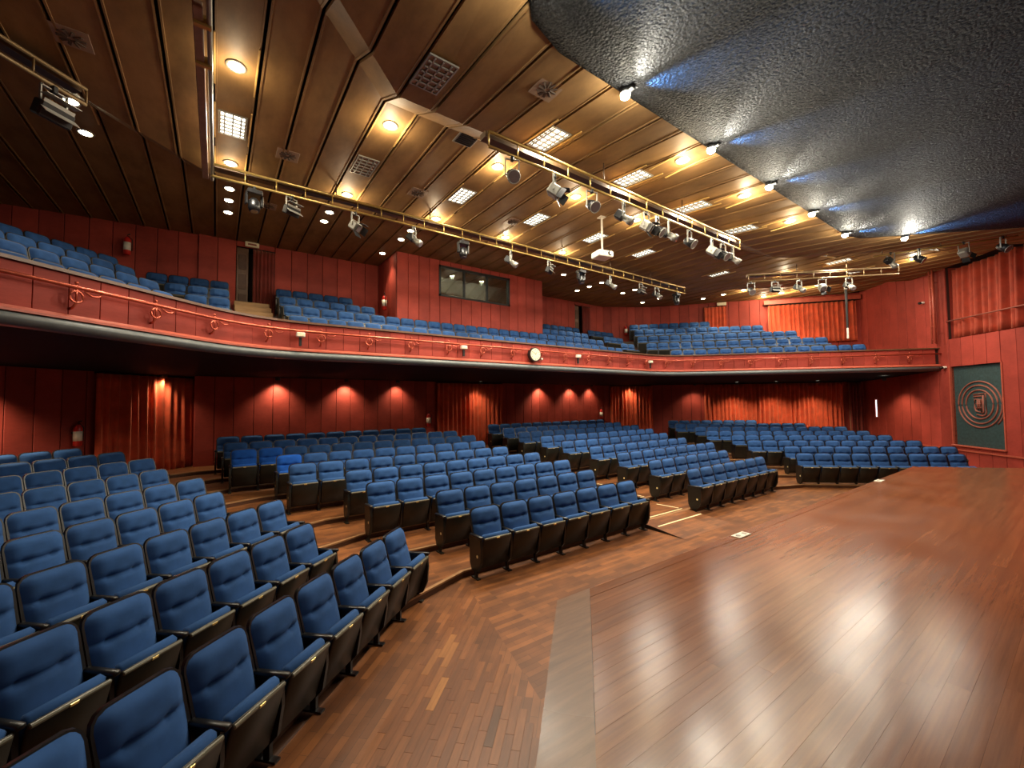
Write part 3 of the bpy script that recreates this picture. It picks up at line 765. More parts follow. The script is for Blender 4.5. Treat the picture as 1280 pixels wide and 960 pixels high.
# ------------------------------------------------------------------ ceiling lamps
def light(kind, name, parent, loc, energy, col, **kw):
    d = bpy.data.lights.new(name, kind); d.energy = energy; d.color = col
    for k, v in kw.items(): setattr(d, k, v)
    o = bpy.data.objects.new(name, d); COL.objects.link(o); o.parent = parent; o.location = loc
    return o
WARM = (1, .80, .52); NEUT = (1, .91, .74)
dl_ring = MB()
n_ = 20
vs = [(math.cos(t) * r, math.sin(t) * r, z) for r, z in ((.125, 0), (.12, -.014), (.09, -.014), (.085, .01)) for t in [i * 2 * math.pi / n_ for i in range(n_)]]
dl_ring.add(vs, [(q * n_ + i, q * n_ + (i + 1) % n_, (q + 1) * n_ + (i + 1) % n_, (q + 1) * n_ + i) for q in range(3) for i in range(n_)])
dl_ring = dl_ring.mesh('trim_ring', M['alu'], True)
dl_lens = MB().tube([(0, 0, -.004), (0, 0, -.02), (0, 0, -.028)], [.088, .08, .04], 16).mesh('lamp_lens', M['lampon'], True)
strip_t = MB().box((0, 0, 0), (.02, 1.0, .016)).mesh('glow_strip', M['stripglow'])  # painted glow of the lamps on the board edges beside them
ROWN = {3.95: 'canopy-edge row', 6.55: 'second row', 9.32: 'row above the main truss', 11.1: 'balcony row', 11.75: 'balcony row', 12.5: 'rear balcony row'}
def downlight(x, y, e, label, strip=True):
    z = ceil_z(x, y) - .002
    r = empty('downlight', (x, y, z)); tag(r, label, 'downlight', 'round ceiling downlights')
    link('trim_ring', dl_ring, r); link('lamp_lens', dl_lens, r)
    if strip:
        for s in (-1, 1): link('glow_strip', strip_t, r, (s * .236, 0, -.014))
    light('SPOT', 'lamp_light', r, (0, 0, -.05), e, WARM, spot_size=rad(118 if y < 10 else 92), spot_blend=.9, shadow_soft_size=.07)
    if y < 9.5 and x > -9: light('POINT', 'lamp_glow', r, (0, 0, -.17), e * .16, WARM, shadow_soft_size=.06)
def colname(x):
    return ORD[int(round((x + 9.82) / 2.11))]
DL = []
for x in (-7.72, -5.61, -3.5, -1.42, .68, 2.85): 
    if x in (-7.72, -5.61, -3.5, -1.42, .68): DL.append((x, 6.55))
for x in (-7.72, -5.61, -3.5, -1.42, .70): DL.append((x, 9.32))
DL += [(-1.43, 3.95), (.72, 3.95), (2.84, 3.95)]
DL += [(-7.70, 11.13), (-7.70, 11.79), (-7.70, 12.55), (-5.6, 11.11), (-5.6, 11.75), (-3.47, 11.05), (-3.47, 11.8), (-3.55, 13.25), (2.9, 11.66), (4.94, 11.6), (4.95, 12.3), (4.96, 13.04), (6.98, 11.54), (6.98, 12.21), (9.24, 11.9), (9.24, 12.85), (9.13, 9.83), (11.08, 8.9), (11.08, 9.79), (11.04, 10.75), (13.1, 8.94), (13.05, 8.17), (12.94, 7.45), (12.91, 6.72), (8.76, 6.36), (10.6, 3.3), (-9.83, 9.29), (-9.84, 10.25)]
seen = set()
for i, (x, y) in enumerate(DL):
    where = 'above the left balcony' if x < -8 and y > 8 else ('near the canopy edge' if y < 4.5 else 'between the two trusses' if y < 7 else 'beside the main truss' if y < 10 and x < 2 else 'above the left side of balcony' if x < -4.5 and y > 10 else 'above the control booth' if x < -3 and y > 10 else 'above the right gangway' if x < 7.5 and y > 10 else 'above the right balcony wing')
    k = sum(1 for q in seen if q[0] == where); seen.add((where, i))
    downlight(x, y, SPOT_W * (.3 if x < -9 else .22 if x < -7 and y > 10 else .45 if x < -7 else .45 if x < -5 and y > 10 else .7 if y > 10 else 1.), 'round warm downlight in timber ceiling %s, %s from left' % (where, ORD[k]), strip=y < 10)
# troffers
tf_frame = MB()
for s in (-1, 1): tf_frame.box((s * .185, 0, -.008), (.02, .66, .02)); tf_frame.box((0, s * .32, -.008), (.35, .02, .02))
tf_frame = tf_frame.mesh('frame', M['alu'])
tf_lou = MB()
for i in range(5): tf_lou.box((0, -.21 + i * .105, -.012), (.33, .022, .024))
for q in (-.11, 0, .11): tf_lou.box((q, 0, -.012), (.02, .60, .024))
tf_lou = tf_lou.mesh('louvre', M['alu'])
tf_tube = MB().box((0, 0, 0), (.32, .60, .006)).mesh('tube_panel', M['tubeon'])
tf_off = MB().box((0, 0, 0), (.345, .62, .006)).mesh('tube_panel', M['vent'])
def troffer(x, y, label, on=True):
    z = ceil_z(x, y) - .004
    sl = math.atan2(ceil_z(x, y + .3) - ceil_z(x, y - .3), .6)
    r = empty('troffer_light', (x, y, z)); r.rotation_euler = (sl, 0, 0); tag(r, label, 'ceiling light', 'rectangular ceiling lights')
    link('frame', tf_frame, r); link('louvre', tf_lou, r); link('tube_panel', tf_tube if on else tf_off, r)
    if on:
        light('AREA', 'lamp_light', r, (0, 0, -.05), TROFFER_W, NEUT, shape='RECTANGLE', size=.34, size_y=.6)
        for s in (-1, 1): link('glow_strip', strip_t, r, (s * .236, 0, -.014))
TR = [(-7.72, 8.0, 'square-looking bright ceiling light above the left end of main truss'), (-3.6, 4.93, 'bright louvred ceiling light above left end of the front truss'), (-1.53, 4.93, 'bright louvred ceiling light above the front truss, second from left'), (.5, 4.93, 'bright louvred ceiling light above the front truss, third from left'), (2.6, 4.93, 'bright louvred ceiling light above right end of the front truss'),
      (-3.52, 7.96, 'bright ceiling light left of the projector, farthest left of four'), (-1.42, 7.96, 'bright ceiling light just left of the projector'), (.68, 7.96, 'bright ceiling light behind the projector pole'), (2.82, 7.96, 'bright ceiling light right of the projector'), (6.83, 7.76, 'bright ceiling light above the right bend of balcony'),
      (6.85, 4.85, 'louvred ceiling light on the right, farthest from the wall'), (8.85, 4.8, 'louvred ceiling light behind the hanging speaker cable'), (10.7, 4.75, 'louvred ceiling light nearest the right balcony wall'), (8.8, 2.75, 'louvred ceiling light near the canopy edge by stage wall')]
for x, y, lab in TR: troffer(x, y, lab)
troffer(-5.67, 4.75, 'unlit louvred ceiling panel in front of the ceiling fold', False)
troffer(-5.62, 7.99, 'unlit louvred ceiling panel above the main truss', False)
# air vents
def vent(x, y, label, kind='round'):
    z = ceil_z(x, y) - .004; r = empty('air_vent', (x, y, z)); tag(r, label, 'vent', 'ceiling vents')
    MB().box((0, 0, 0), (.36, .36, .014), bev=.004).build('plate', M['vent'] if kind == 'round' else M['alu'], r)
    if kind == 'round':
        for i in range(10):
            t = i * math.pi / 5
            MB().box((math.cos(t) * .085, math.sin(t) * .085, -.012), (.1, .035, .012), Matrix.Rotation(t, 3, 'Z') @ Matrix.Rotation(.4, 3, 'X')).build('vane', M['vane'], r)
    else:
        MB().box((0, 0, -.01), (.3, .3, .008)).build('grille', M['iron'], r)
        for i in range(6): MB().box((0, -.125 + i * .05, -.016), (.3, .008, .012)).build('slat', M['groove'], r)
vent(-9.4, 7.18, 'round vaned air vent in the ceiling at far left'); vent(-4.38, 4.04, 'round vaned air vent beside the black canopy corner'); vent(-6.87, 8.43, 'round vaned air vent above left end of main truss')
vent(-4.37, 8.38, 'round vaned air vent above the main truss, left of centre'); vent(-1.82, 8.4, 'round vaned air vent above the main truss near the projector'); vent(-4.41, 6.16, 'square black air grille beside the ceiling fold', 'sq'); vent(-6.91, 11.6, 'round vaned air vent behind the main truss at left')
# canopy edge lamps
EDGE = [(-3.65, 3.36), (-1.6, 3.36), (.39, 3.36), (2.37, 3.36), (4.36, 3.36), (5.86, 2.6), (-5.62, 2.85)]
for i, (x, y) in enumerate(EDGE):
    nr = Vector((0, -1, 0)) if abs(x) < 5.05 else Vector((-S2 if x > 0 else S2, -S2, 0))
    r = empty('edge_lamp', (x, y, 6.53)); tag(r, ['brilliant white lamp on the canopy edge, %s from the left' % ORD[i], 'brilliant white lamp on the canopy edge above the near stage corner'][i == 6], 'lamp', 'lamps along the canopy edge')
    MB().tube([(0, 0, .04), (0, 0, -.03), (0, 0, -.05)], [.07, .07, .055], 14).build('housing', M['iron'], r, True)
    MB().tube([(0, 0, -.05), (0, 0, -.09), (0, 0, -.115)], [.062, .06, .03], 14).build('bulb', M['edgeon'], r, True)
    MB().box(tuple(nr * .10 + Vector((0, 0, -.03))), (.07, .07, .05), bev=.01).build('added_blue_block', M['iron'], r)  # added block, carries the blue spot put in for blue fans on the canopy
    light('POINT', 'lamp_light', r, tuple(nr * .05 + Vector((0, 0, -.17))), EDGE_W, (1, .93, .76), shadow_soft_size=.05)
    sw_ = light('SPOT', 'fan_light', r, tuple(nr * .16 + Vector((-.03, 0, -.11))), 110., (1, .95, .82), spot_size=rad(70), spot_blend=1., shadow_soft_size=.03)  # extra spot added to spread the white patch over the canopy
    sw_.rotation_euler = (nr + Vector((-.35, 0, .12))).normalized().to_track_quat('-Z', 'Y').to_euler()
    sp = light('SPOT', 'added_blue_light', r, tuple(nr * .16 + Vector((.05, 0, -.10))), 420., (.14, .42, 1), spot_size=rad(62), spot_blend=1., shadow_soft_size=.03)  # added spot that tints the canopy blue
    aim = (nr + Vector((.75, 0, .10))).normalized(); sp.rotation_euler = aim.to_track_quat('-Z', 'Y').to_euler()
for lab, x in (('added small lamp inside the control booth, left', -.7), ('added small lamp inside the control booth, right', .6)):  # lamps added to brighten the view through the booth window
    r = empty('added_booth_lamp', (x, 13.9, 7.36)); tag(r, lab, 'lamp', 'added booth lamps')
    MB().tube([(0, 0, 0), (0, 0, -.06)], .09, 12).build('housing', M['iron'], r); link('lamp_lens', dl_lens, r, (0, 0, -.06))
    light('POINT', 'lamp_light', r, (0, 0, -.15), 9., NEUT, shadow_soft_size=.06)
# washes under the balcony soffit
WASH = [(-8.98, 14.1), (-6.35, 14.42), (-4.35, 14.42), (4.0, 14.42), (5.9, 14.42), (9.15, 13.65), (11.95, 9.75), (12.95, 8.47), (13.95, 7.2), (-11.45, 11.45), (-12.9, 9.95), (.6, 14.05), (-2.6, 14.42), (7.2, 14.42), (11.3, 11.45), (13.8, 4.9)]
ws_l = MB().tube([(0, 0, 0), (0, 0, -.025)], .06, 14).mesh('lamp_lens', M['lampon'])
for i, (x, y) in enumerate(WASH):
    d_l = [(x - p[0]) for p in BK]
    z = 3.325
    r = empty('soffit_downlight', (x, y, z)); tag(r, 'small warm downlight hidden under the balcony near the wall, %s of its row' % ORD[i], 'downlight', 'downlights under the balcony')
    vs = [(math.cos(t) * q, math.sin(t) * q, h) for q, h in ((.07, .03), (.075, -.07), (.067, -.07), (.065, .03)) for t in [k * math.pi / 8 for k in range(16)]]
    MB().add(vs, [(a * 16 + k, a * 16 + (k + 1) % 16, (a + 1) * 16 + (k + 1) % 16, (a + 1) * 16 + k) for a in range(3) for k in range(16)]).build('snoot', M['iron'], r, True); link('lamp_lens', ws_l, r)
    light('SPOT', 'lamp_light', r, (0, 0, -.08), WASH_W * (.6 if i in (12, 13, 14, 11, 0, 5) else 1.0 if i < 6 else 2.6 if i in (9, 10) else 1.7), WARM, spot_size=rad(116), spot_blend=.85, shadow_soft_size=.04)

# ------------------------------------------------------------------ trusses, tray and stage lanterns
def truss(label, p0, p1, z, tray=True, mt=None):
    mt = mt or M['gold']
    p0 = Vector(p0); p1 = Vector(p1); d = p1 - p0; L_ = d.length; rz = math.atan2(d.y, d.x)
    r = empty('lighting_truss', (p0.x, p0.y, z), rz); tag(r, label, 'truss', 'lighting trusses')
    MB().tube([(0, 0, 0), (L_, 0, 0)], .024, 8).build('lower_tube', mt, r, True)
    MB().tube([(0, 0, .22), (L_, 0, .22)], .024, 8).build('upper_tube', mt, r, True)
    rg = MB().tube([(0, 0, 0), (0, 0, .22)], .012, 6).mesh('rung', mt, True)
    n = int(L_ / .5)
    for i in range(n + 1): link('rung', rg, r, (L_ * i / n, 0, 0))
    hg = max(.1, ceil_z(p0.x + d.x * .5, p0.y + d.y * .5) - z - .22)
    hm = MB().tube([(0, 0, .22), (0, 0, .22 + hg)], .012, 6).mesh('hanger', M['pipe'], True)
    for i in range(1, max(3, int(L_ / 2))): link('hanger', hm, r, (L_ * i / max(3, int(L_ / 2)), 0, 0))
    if tray: MB().box((L_ / 2, .16, .24), (L_, .14, .09)).build('cable_tray', M['pipe'], r)
truss('long gold-lit lighting truss hanging in front of the balcony', (-8.0, 8.95), (6.6, 8.95), 6.6)
truss('gold-lit front lighting truss nearest the stage canopy', (-4.75, 4.9), (2.45, 4.9), 6.2)
truss('lighting truss over the left balcony at upper left', (-12.2, 5.15), (-9.4, 7.95), 6.7, mt=M['dullpipe'])
truss('lighting truss over the right balcony wing', (7.0, 6.8), (10.2, 3.6), 6.6, mt=M['dullpipe'])
tr = empty('cable_duct', (-8.03, 5.2, 6.62)); tag(tr, 'pale cable duct and pipe running back from main truss to canopy', 'duct')
MB().box((-.06, 2.0, .05), (.09, 4.0, .09), bev=.01).build('duct', M['vent'], tr); MB().tube([(.04, -2.2, .02), (.04, 4.0, .02)], .026, 8).build('pipe', M['alu'], tr, True)
for y_ in (.2, .85): MB().box((-.02, y_, .03), (.16, .05, .12)).build('clamp', M['gold'], tr)

def cyl_y(mb, y0, y1, r0_, r1_, c=(0, 0, 0), n=14, R=None):
    pts = [Vector((0, y0, 0)), Vector((0, y1, 0))]
    if R is not None: pts = [R @ p for p in pts]
    return mb.tube([p + Vector(c) for p in pts], [r0_, r1_], n)
def lantern_meshes(kind):
    """parts of a lantern hung from its clamp at the origin, facing -y and tilted down"""
    out = []
    cl = MB().box((0, 0, -.03), (.06, .07, .1), bev=.01); out.append(('clamp', cl.mesh('clamp', M['iron'])))
    drop = .30
    R = Matrix.Rotation(rad(38), 3, 'X')
    c = Vector((0, 0, -drop - .05))
    if kind == 'moving_head':
        out.append(('base', MB().box((0, 0, -.13), (.30, .26, .12), bev=.02).mesh('base', M['black'])))
        for s in (-1, 1): out.append(('arm', MB().box((s * .155, 0, -.30), (.045, .12, .26), bev=.012).mesh('arm', M['black'])))
        hd = MB(); hd.tube([(0, .02, -.26), (0, .01, -.33), (0, -.01, -.46), (0, -.03, -.56)], [.07, .12, .125, .10], 14)
        out.append(('head', hd.mesh('head', M['black'], True)))
        out.append(('lens', MB().tube([(0, -.03, -.56), (0, -.031, -.57)], .08, 14).mesh('lens', M['lens'])))
        return out
    yk = MB()
    for s in (-1, 1): yk.box((s * .135, 0, -.20), (.016, .035, .34))
    yk.box((0, 0, -.045), (.285, .035, .016)); out.append(('yoke', yk.mesh('yoke', M['alu'])))
    if kind == 'par':
        b = MB(); b.tube([c + R @ Vector((0, y, 0)) for y in (.17, .13, -.02, -.15)], [.05, .09, .115, .12], 16)
        out.append(('can', b.mesh('can', M['iron'], True)))
        out.append(('lens', cyl_y(MB(), -.151, -.158, .11, .10, c, 16, R).mesh('lens', M['lens'])))
        out.append(('rim', MB().tube([c + R @ Vector((math.cos(t) * .12, -.15, math.sin(t) * .12)) for t in [i * math.pi / 8 for i in range(16)]], .012, 6, closed=True).mesh('rim', M['alu'], True)))
    elif kind == 'fresnel':
        out.append(('body', MB().box(c, (.23, .26, .23), R, bev=.03).mesh('body', M['alu'])))
        out.append(('lens', cyl_y(MB(), -.131, -.138, .09, .085, c, 16, R).mesh('lens', M['lens'])))
        for ax, s in (('z', 1), ('z', -1), ('x', 1), ('x', -1)):
            o = R @ (Vector((0, -.20, s * .145)) if ax == 'z' else Vector((s * .145, -.20, 0)))
            T = R @ (Matrix.Rotation(s * -.45, 3, 'X') if ax == 'z' else Matrix.Rotation(s * .45, 3, 'Z'))
            out.append(('barn_door', MB().box(c + o, (.2, .15, .006) if ax == 'z' else (.006, .15, .2), T).mesh('barn_door', M['iron'])))
    elif kind == 'flood':
        out.append(('body', MB().box(c, (.36, .16, .20), Matrix.Rotation(rad(25), 3, 'X'), bev=.02).mesh('body', M['iron'])))
        out.append(('reflector', MB().box(c + Vector((0, -.085, .045)), (.32, .02, .12), Matrix.Rotation(rad(25), 3, 'X')).mesh('reflector', M['alu'])))
        for s in (-1, 1): out.append(('visor', MB().box(c + Vector((0, -.13, s * .10 + .05)), (.36, .12, .008), Matrix.Rotation(rad(25 - s * 20), 3, 'X')).mesh('visor', M['alu'])))
    else:   # profile
        b = MB(); b.box(c + R @ Vector((0, .12, 0)), (.19, .2, .2), R, bev=.02)
        out.append(('lamp_house', b.mesh('lamp_house', M['iron'])))
        t_ = MB(); t_.tube([c + R @ Vector((0, y, 0)) for y in (.03, -.12, -.13, -.24)], [.075, .075, .095, .095], 14)
        out.append(('barrel', t_.mesh('barrel', M['alu'], True)))
        out.append(('lens', cyl_y(MB(), -.241, -.247, .085, .08, c, 14, R).mesh('lens', M['lens'])))
    return out
LM = {k: lantern_meshes(k) for k in ('moving_head', 'par', 'fresnel', 'flood', 'profile')}
KW = {'moving_head': 'black moving head light', 'par': 'round stage lantern', 'fresnel': 'boxy stage lantern with barn doors', 'flood': 'wide flood lantern', 'profile': 'long profile spotlight'}
def lantern(kind, x, y, z, rz, where, sc=1.):
    r = empty('stage_lantern' if kind != 'moving_head' else 'moving_head_light', (x, y, z), rz); r.scale = (sc,) * 3
    tag(r, KW[kind] + ' ' + where, 'stage light', 'stage lanterns')
    for nm, me in LM[kind]: link(nm, me, r)
for i, (x, k, rz) in enumerate([(-7.35, 'moving_head', 10), (-6.73, 'flood', 30), (-5.53, 'fresnel', 35), (-4.22, 'profile', 50), (-2.95, 'moving_head', 0), (-1.5, 'profile', 45), (-.16, 'flood', 30), (1.11, 'moving_head', 0), (2.44, 'profile', 30), (3.98, 'flood', 10), (4.87, 'profile', 0), (6.05, 'moving_head', 0)]):
    lantern(k, x, 8.95, 6.575, rad(rz), 'on the long balcony truss, %s from left' % ORD[i], .82)
for i, (x, k, rz) in enumerate([(-4.34, 'par', -20), (-3.51, 'fresnel', 40), (-2.66, 'par', -10), (-1.83, 'profile', 30), (-1.17, 'fresnel', 10), (-.82, 'par', 20), (-.45, 'profile', 30), (.29, 'par', 10), (1.18, 'fresnel', 20), (1.66, 'par', 0), (2.1, 'profile', 35)]):
    lantern(k, x, 4.9, 6.175, rad(rz), 'on the front truss, %s from left' % ORD[i], .78)
lantern('flood', -9.65, 7.7, 6.675, rad(45), 'on the left balcony truss')
for i, (a, k) in enumerate([(.0, 'par'), (.75, 'flood'), (1.5, 'profile'), (2.2, 'fresnel'), (3.0, 'profile')]):
    lantern(k, 7.0 + a * S2 + .05, 6.75 - a * S2, 6.575, rad(-45 + 15 * (i % 3)), 'on the right wing truss, %s from left' % ORD[i], .85)
wl = empty('lantern_bar', (7.55, 3.4, 6.62), math.atan2(-2.2, .95)); tag(wl, 'short pipe carrying lanterns under the ceiling by stage wall', 'pipe')
MB().tube([(-.2, 0, 0), (2.6, 0, 0)], .022, 8).build('bar', M['gold'], wl, True)
for a in (0, 1.2, 2.4): MB().tube([(a, 0, 0), (a, 0, .4)], .01, 6).build('hanger', M['pipe'], wl, True)
for i, (x, y, k, rz) in enumerate([(7.62, 3.24, 'profile', 60), (7.85, 2.7, 'par', 0), (8.2, 1.9, 'fresnel', 70), (8.48, 1.25, 'par', -20)]):
    lantern(k, x, y, 6.66, rad(rz), 'near the stage-side wall, %s from left' % ORD[i], .8)
# ceiling projector
pr = empty('projector', (-.15, 6.95, 6.05), rad(-12)); tag(pr, 'white ceiling projector on a long pole', 'projector')
MB().box((0, 0, .09), (.42, .36, .15), bev=.02).build('body', M['white'], pr)
MB().tube([(.10, -.18, .10), (.10, -.21, .10)], .055, 16).build('lens_ring', M['iron'], pr, True); MB().tube([(.10, -.2105, .10), (.10, -.215, .10)], .04, 14).build('lens', M['lens'], pr)
for i in range(4): MB().box((-.14 + i * .045, -.183, .09), (.012, .006, .08)).build('vent_slot', M['alu'], pr)
MB().tube([(0, 0, .165), (0, 0, 1.05)], .026, 10).build('pole', M['white'], pr, True); MB().box((0, 0, 1.04), (.16, .16, .02)).build('ceiling_plate', M['white'], pr)
# hanging column speaker
cs = empty('column_speaker', (11.8, 5.45, 4.85)); tag(cs, 'slim dark column speaker hanging on a cable before right curtain', 'speaker')
MB().tube([(0, 0, .42), (0, 0, 2.5)], .012, 6).build('cable', M['iron'], cs, True); MB().box((0, 0, 1.15), (.075, .07, 1.5), bev=.012).build('column', M['iron'], cs)
MB().box((0, 0, .2), (.06, .06, .42), bev=.012).build('lower_tube', M['white'], cs); MB().box((0, 0, 1.95), (.12, .1, .14), bev=.02).build('bracket_box', M['alu'], cs)

# ------------------------------------------------------------------ seats
PIT = .545
def back_pad(nu=12, nv=16):
    W, z0, z1 = .257, .44, .945
    mb = MB(); vs = []; rows = []
    zc = .735
    zs = [z0, z0 + .012, z0 + .05, z0 + .12, z0 + .2, zc - .055, zc - .028, zc - .012, zc, zc + .012, zc + .028, zc + .06, zc + .11, z1 - .08, z1 - .045, z1 - .02, z1 - .005, z1]
    for z in zs:
        t = (z - z0) / (z1 - z0)
        rr_ = .085
        w_ = W - (0 if z < z1 - rr_ else rr_ - math.sqrt(max(rr_ ** 2 - (z - z1 + rr_) ** 2, 0)))
        w_ -= .035 * (1 - t) * .6
        yb = .02 + .15 * t
        for i in range(nu + 1):
            u = -1 + 2 * i / nu
            x = u * w_
            edge = (1 - abs(u) ** 5) * (1 - max(0, 1 - (z - z0) / .03) ** 2) * (1 - max(0, 1 - (z1 - z) / .05) ** 2)
            b = .055 * edge + .014 * math.cos(u * 1.4) * edge
            b -= .026 * math.exp(-((z - zc) / .018) ** 2) * (1 - abs(u) ** 8)
            for bx_ in (-.115, .115): b -= .042 * math.exp(-((x - bx_) / .032) ** 2 - ((z - zc) / .032) ** 2)
            vs.append((x, yb - b, z))
    n = nu + 1
    fs = [(j * n + i, j * n + i + 1, (j + 1) * n + i + 1, (j + 1) * n + i) for j in range(len(zs) - 1) for i in range(nu)]
    return mb.add(vs, fs)
def back_shell():
    W, z0, z1 = .2665, .42, .953
    mb = MB(); pts = []
    for x, z in [(-.225, z0), (-W, z0 + .2), (-W, z1 - .09), (-W + .012, z1 - .045), (-W + .04, z1 - .015), (-W + .085, z1), (W - .085, z1), (W - .04, z1 - .015), (W - .012, z1 - .045), (W, z1 - .09), (W, z0 + .2), (.225, z0)]: pts.append((x, z))
    y = lambda z: .02 + .15 * (z - .45) / .525
    n = len(pts)
    vs = [(x, y(z) + .004, z) for x, z in pts] + [(x, y(z) + .03, z) for x, z in pts] + [(x * .9, y(z) + .045, .7 + (z - .7) * .93) for x, z in pts]
    fs = [tuple(range(n))] + [(k, (k + 1) % n, n + (k + 1) % n, n + k) for k in range(n)] + [(n + k, n + (k + 1) % n, 2 * n + (k + 1) % n, 2 * n + k) for k in range(n)] + [tuple(range(2 * n, 3 * n))]
    return mb.add(vs, fs)
TB, TT = Vector((0, -.05, .135)), Vector((0, -.19, .605))       # folded seat: bottom and top edge
axis = (TT - TB).normalized(); fn = Vector((0, -axis.z, axis.y)); RS = Matrix((Vector((1, 0, 0)), -fn, axis)).transposed()
cS = (TB + TT) / 2
def seat_pad(): return MB().box(cS - fn * .045 + axis * .012, (.475, .085, .495), RS, bev=.03)
def seat_shell(): return MB().box(cS + fn * .012, (.488, .03, .485), RS, bev=.012)
def seat_trim(): return MB().box(cS + fn * .016 + axis * .226, (.47, .034, .03), RS, bev=.008)
def plate(): return MB().box(cS + fn * .035 + axis * .226, (.05, .006, .018), RS)
def standard(end=False):
    mb = MB()
    prof = [(-.185, .585), (-.20, .45), (-.185, .25), (-.13, .13), (-.05, .095), (.06, .105), (.11, .20), (.12, .585)] if end else [(-.16, .585), (-.165, .40), (-.13, .19), (-.05, .10), (.04, .11), (.09, .22), (.10, .585)]
    w_ = .021 if end else .017; n = len(prof)
    mb.add([(-w_, y, z) for y, z in prof] + [(w_, y, z) for y, z in prof], [tuple(range(n)), tuple(range(n, 2 * n))] + [(k, (k + 1) % n, n + (k + 1) % n, n + k) for k in range(n)])
    mb.box((0, -.04, .075), (.034, .055, .15)); mb.box((0, -.04, .008), (.06, .17, .016))
    return mb
def armrest(): return MB().box((0, -.045, .603), (.058, .33, .036), Matrix.Rotation(-.04, 3, 'X'), bev=.01)
SM = {}
for nm, mb, mt, sm in (('backrest', back_pad(), M['blue'], True), ('backrest_royal', back_pad(), M['royal'], True), ('back_shell', back_shell(), M['black'], False), ('seat_pad', seat_pad(), M['blue'], False), ('seat_pad_royal', seat_pad(), M['royal'], False), ('seat_shell', seat_shell(), M['shell'], False), ('seat_trim', seat_trim(), M['trimgrey'], False), ('number_plate', plate(), M['brass'], False), ('standard', standard(), M['black'], False), ('end_standard', standard(True), M['shell'], False), ('armrest', armrest(), M['black'], False), ('badge', MB().tube([(0, 0, 0), (.004, 0, 0)], .022, 12), M['badge'], False)):
    SM[nm] = mb.mesh(nm, mt, sm)
for nm in ('seat_pad', 'seat_pad_royal', 'seat_shell', 'armrest', 'back_shell'): smooth_by_angle(SM[nm], 50)

seats = []       # (x, y, z, rz, label, left_end, right_end, royal, rank)
def row(px, py, z, dirv, n, rz, fmt, from_left=True, rank=0., royal=(), pit=.545):
    for i in range(n):
        x = px + dirv[0] * pit * (i + .5); y = py + dirv[1] * pit * (i + .5)
        k = i if from_left else n - 1 - i
        d = math.sqrt((x - CAM.x) ** 2 + (y - CAM.y) ** 2 + (z + .7 - CAM.z) ** 2)
        seats.append((x, y, z, rz, fmt % ORD[k], i == 0, i == n - 1, i in royal, d + rank, pit / PIT))
RN = ['front', 'second', 'third', 'fourth', 'fifth', 'sixth', 'seventh', 'eighth', 'rearmost']
# centre-left and centre-right stalls
CLx = [-4.75, -4.83, -5.69, -5.8, -6.65, -6.77, -7.58, -7.71, -7.85]; CLn = [7, 7, 9, 9, 10, 10, 12, 12, 11]
for k in range(9):
    row(CLx[k], 5.35 + 1.02 * k, .09 * k, (1, 0), CLn[k], 0., 'blue folding seat, %s from left, ' + RN[k] + ' row, stalls block left of centre aisle', royal={5: (0,), 6: (0, 1)}.get(k, ()))
CRx = [.95, .93, .95, .95, .8, .8, .65, .7, .7]; CRn = [7, 7, 9, 9, 10, 11, 12, 12, 12]
for k in range(9):
    row(CRx[k], 5.38 + 1.02 * k, .09 * k, (1, 0), CRn[k], 0., 'blue folding seat, %s from left, ' + RN[k] + ' row, stalls block right of centre aisle')
# near left stalls, rows running along (1,1)
WA = rad(42)                     # angle of the wing blocks
WC, WS = math.cos(WA), math.sin(WA)
Lend = [(-5.74, 5.20), (-6.72, 5.77), (-6.91, 7.02), (-7.64, 7.74), (-7.90, 8.76), (-8.45, 9.69), (-8.74, 10.87), (-9.3, 11.74), (-10.0, 12.1)]; Ln = [10, 9, 9, 8, 8, 7, 8, 7, 5]
for k in range(9):
    row(Lend[k][0] - WC * .485 * Ln[k], Lend[k][1] - WS * .485 * Ln[k], .09 * k, (WC, WS), Ln[k], WA, 'blue folding seat, %s from right end, ' + RN[k] + ' row, nearest left stalls block', from_left=False, pit=.485)
# far right stalls
Rst = [(6.05, 5.15), (6.95, 5.82), (7.15, 7.05), (7.85, 7.95), (8.05, 9.05), (8.75, 9.95), (9.0, 11.05), (9.75, 11.9)]; Rn = [9, 10, 11, 11, 12, 12, 11, 8]
for k in range(8):
    row(Rst[k][0], Rst[k][1], .09 * k, (WC, -WS), Rn[k], -WA, 'blue folding seat, %s from left, ' + RN[k] + ' row, far right stalls block', pit=.503)
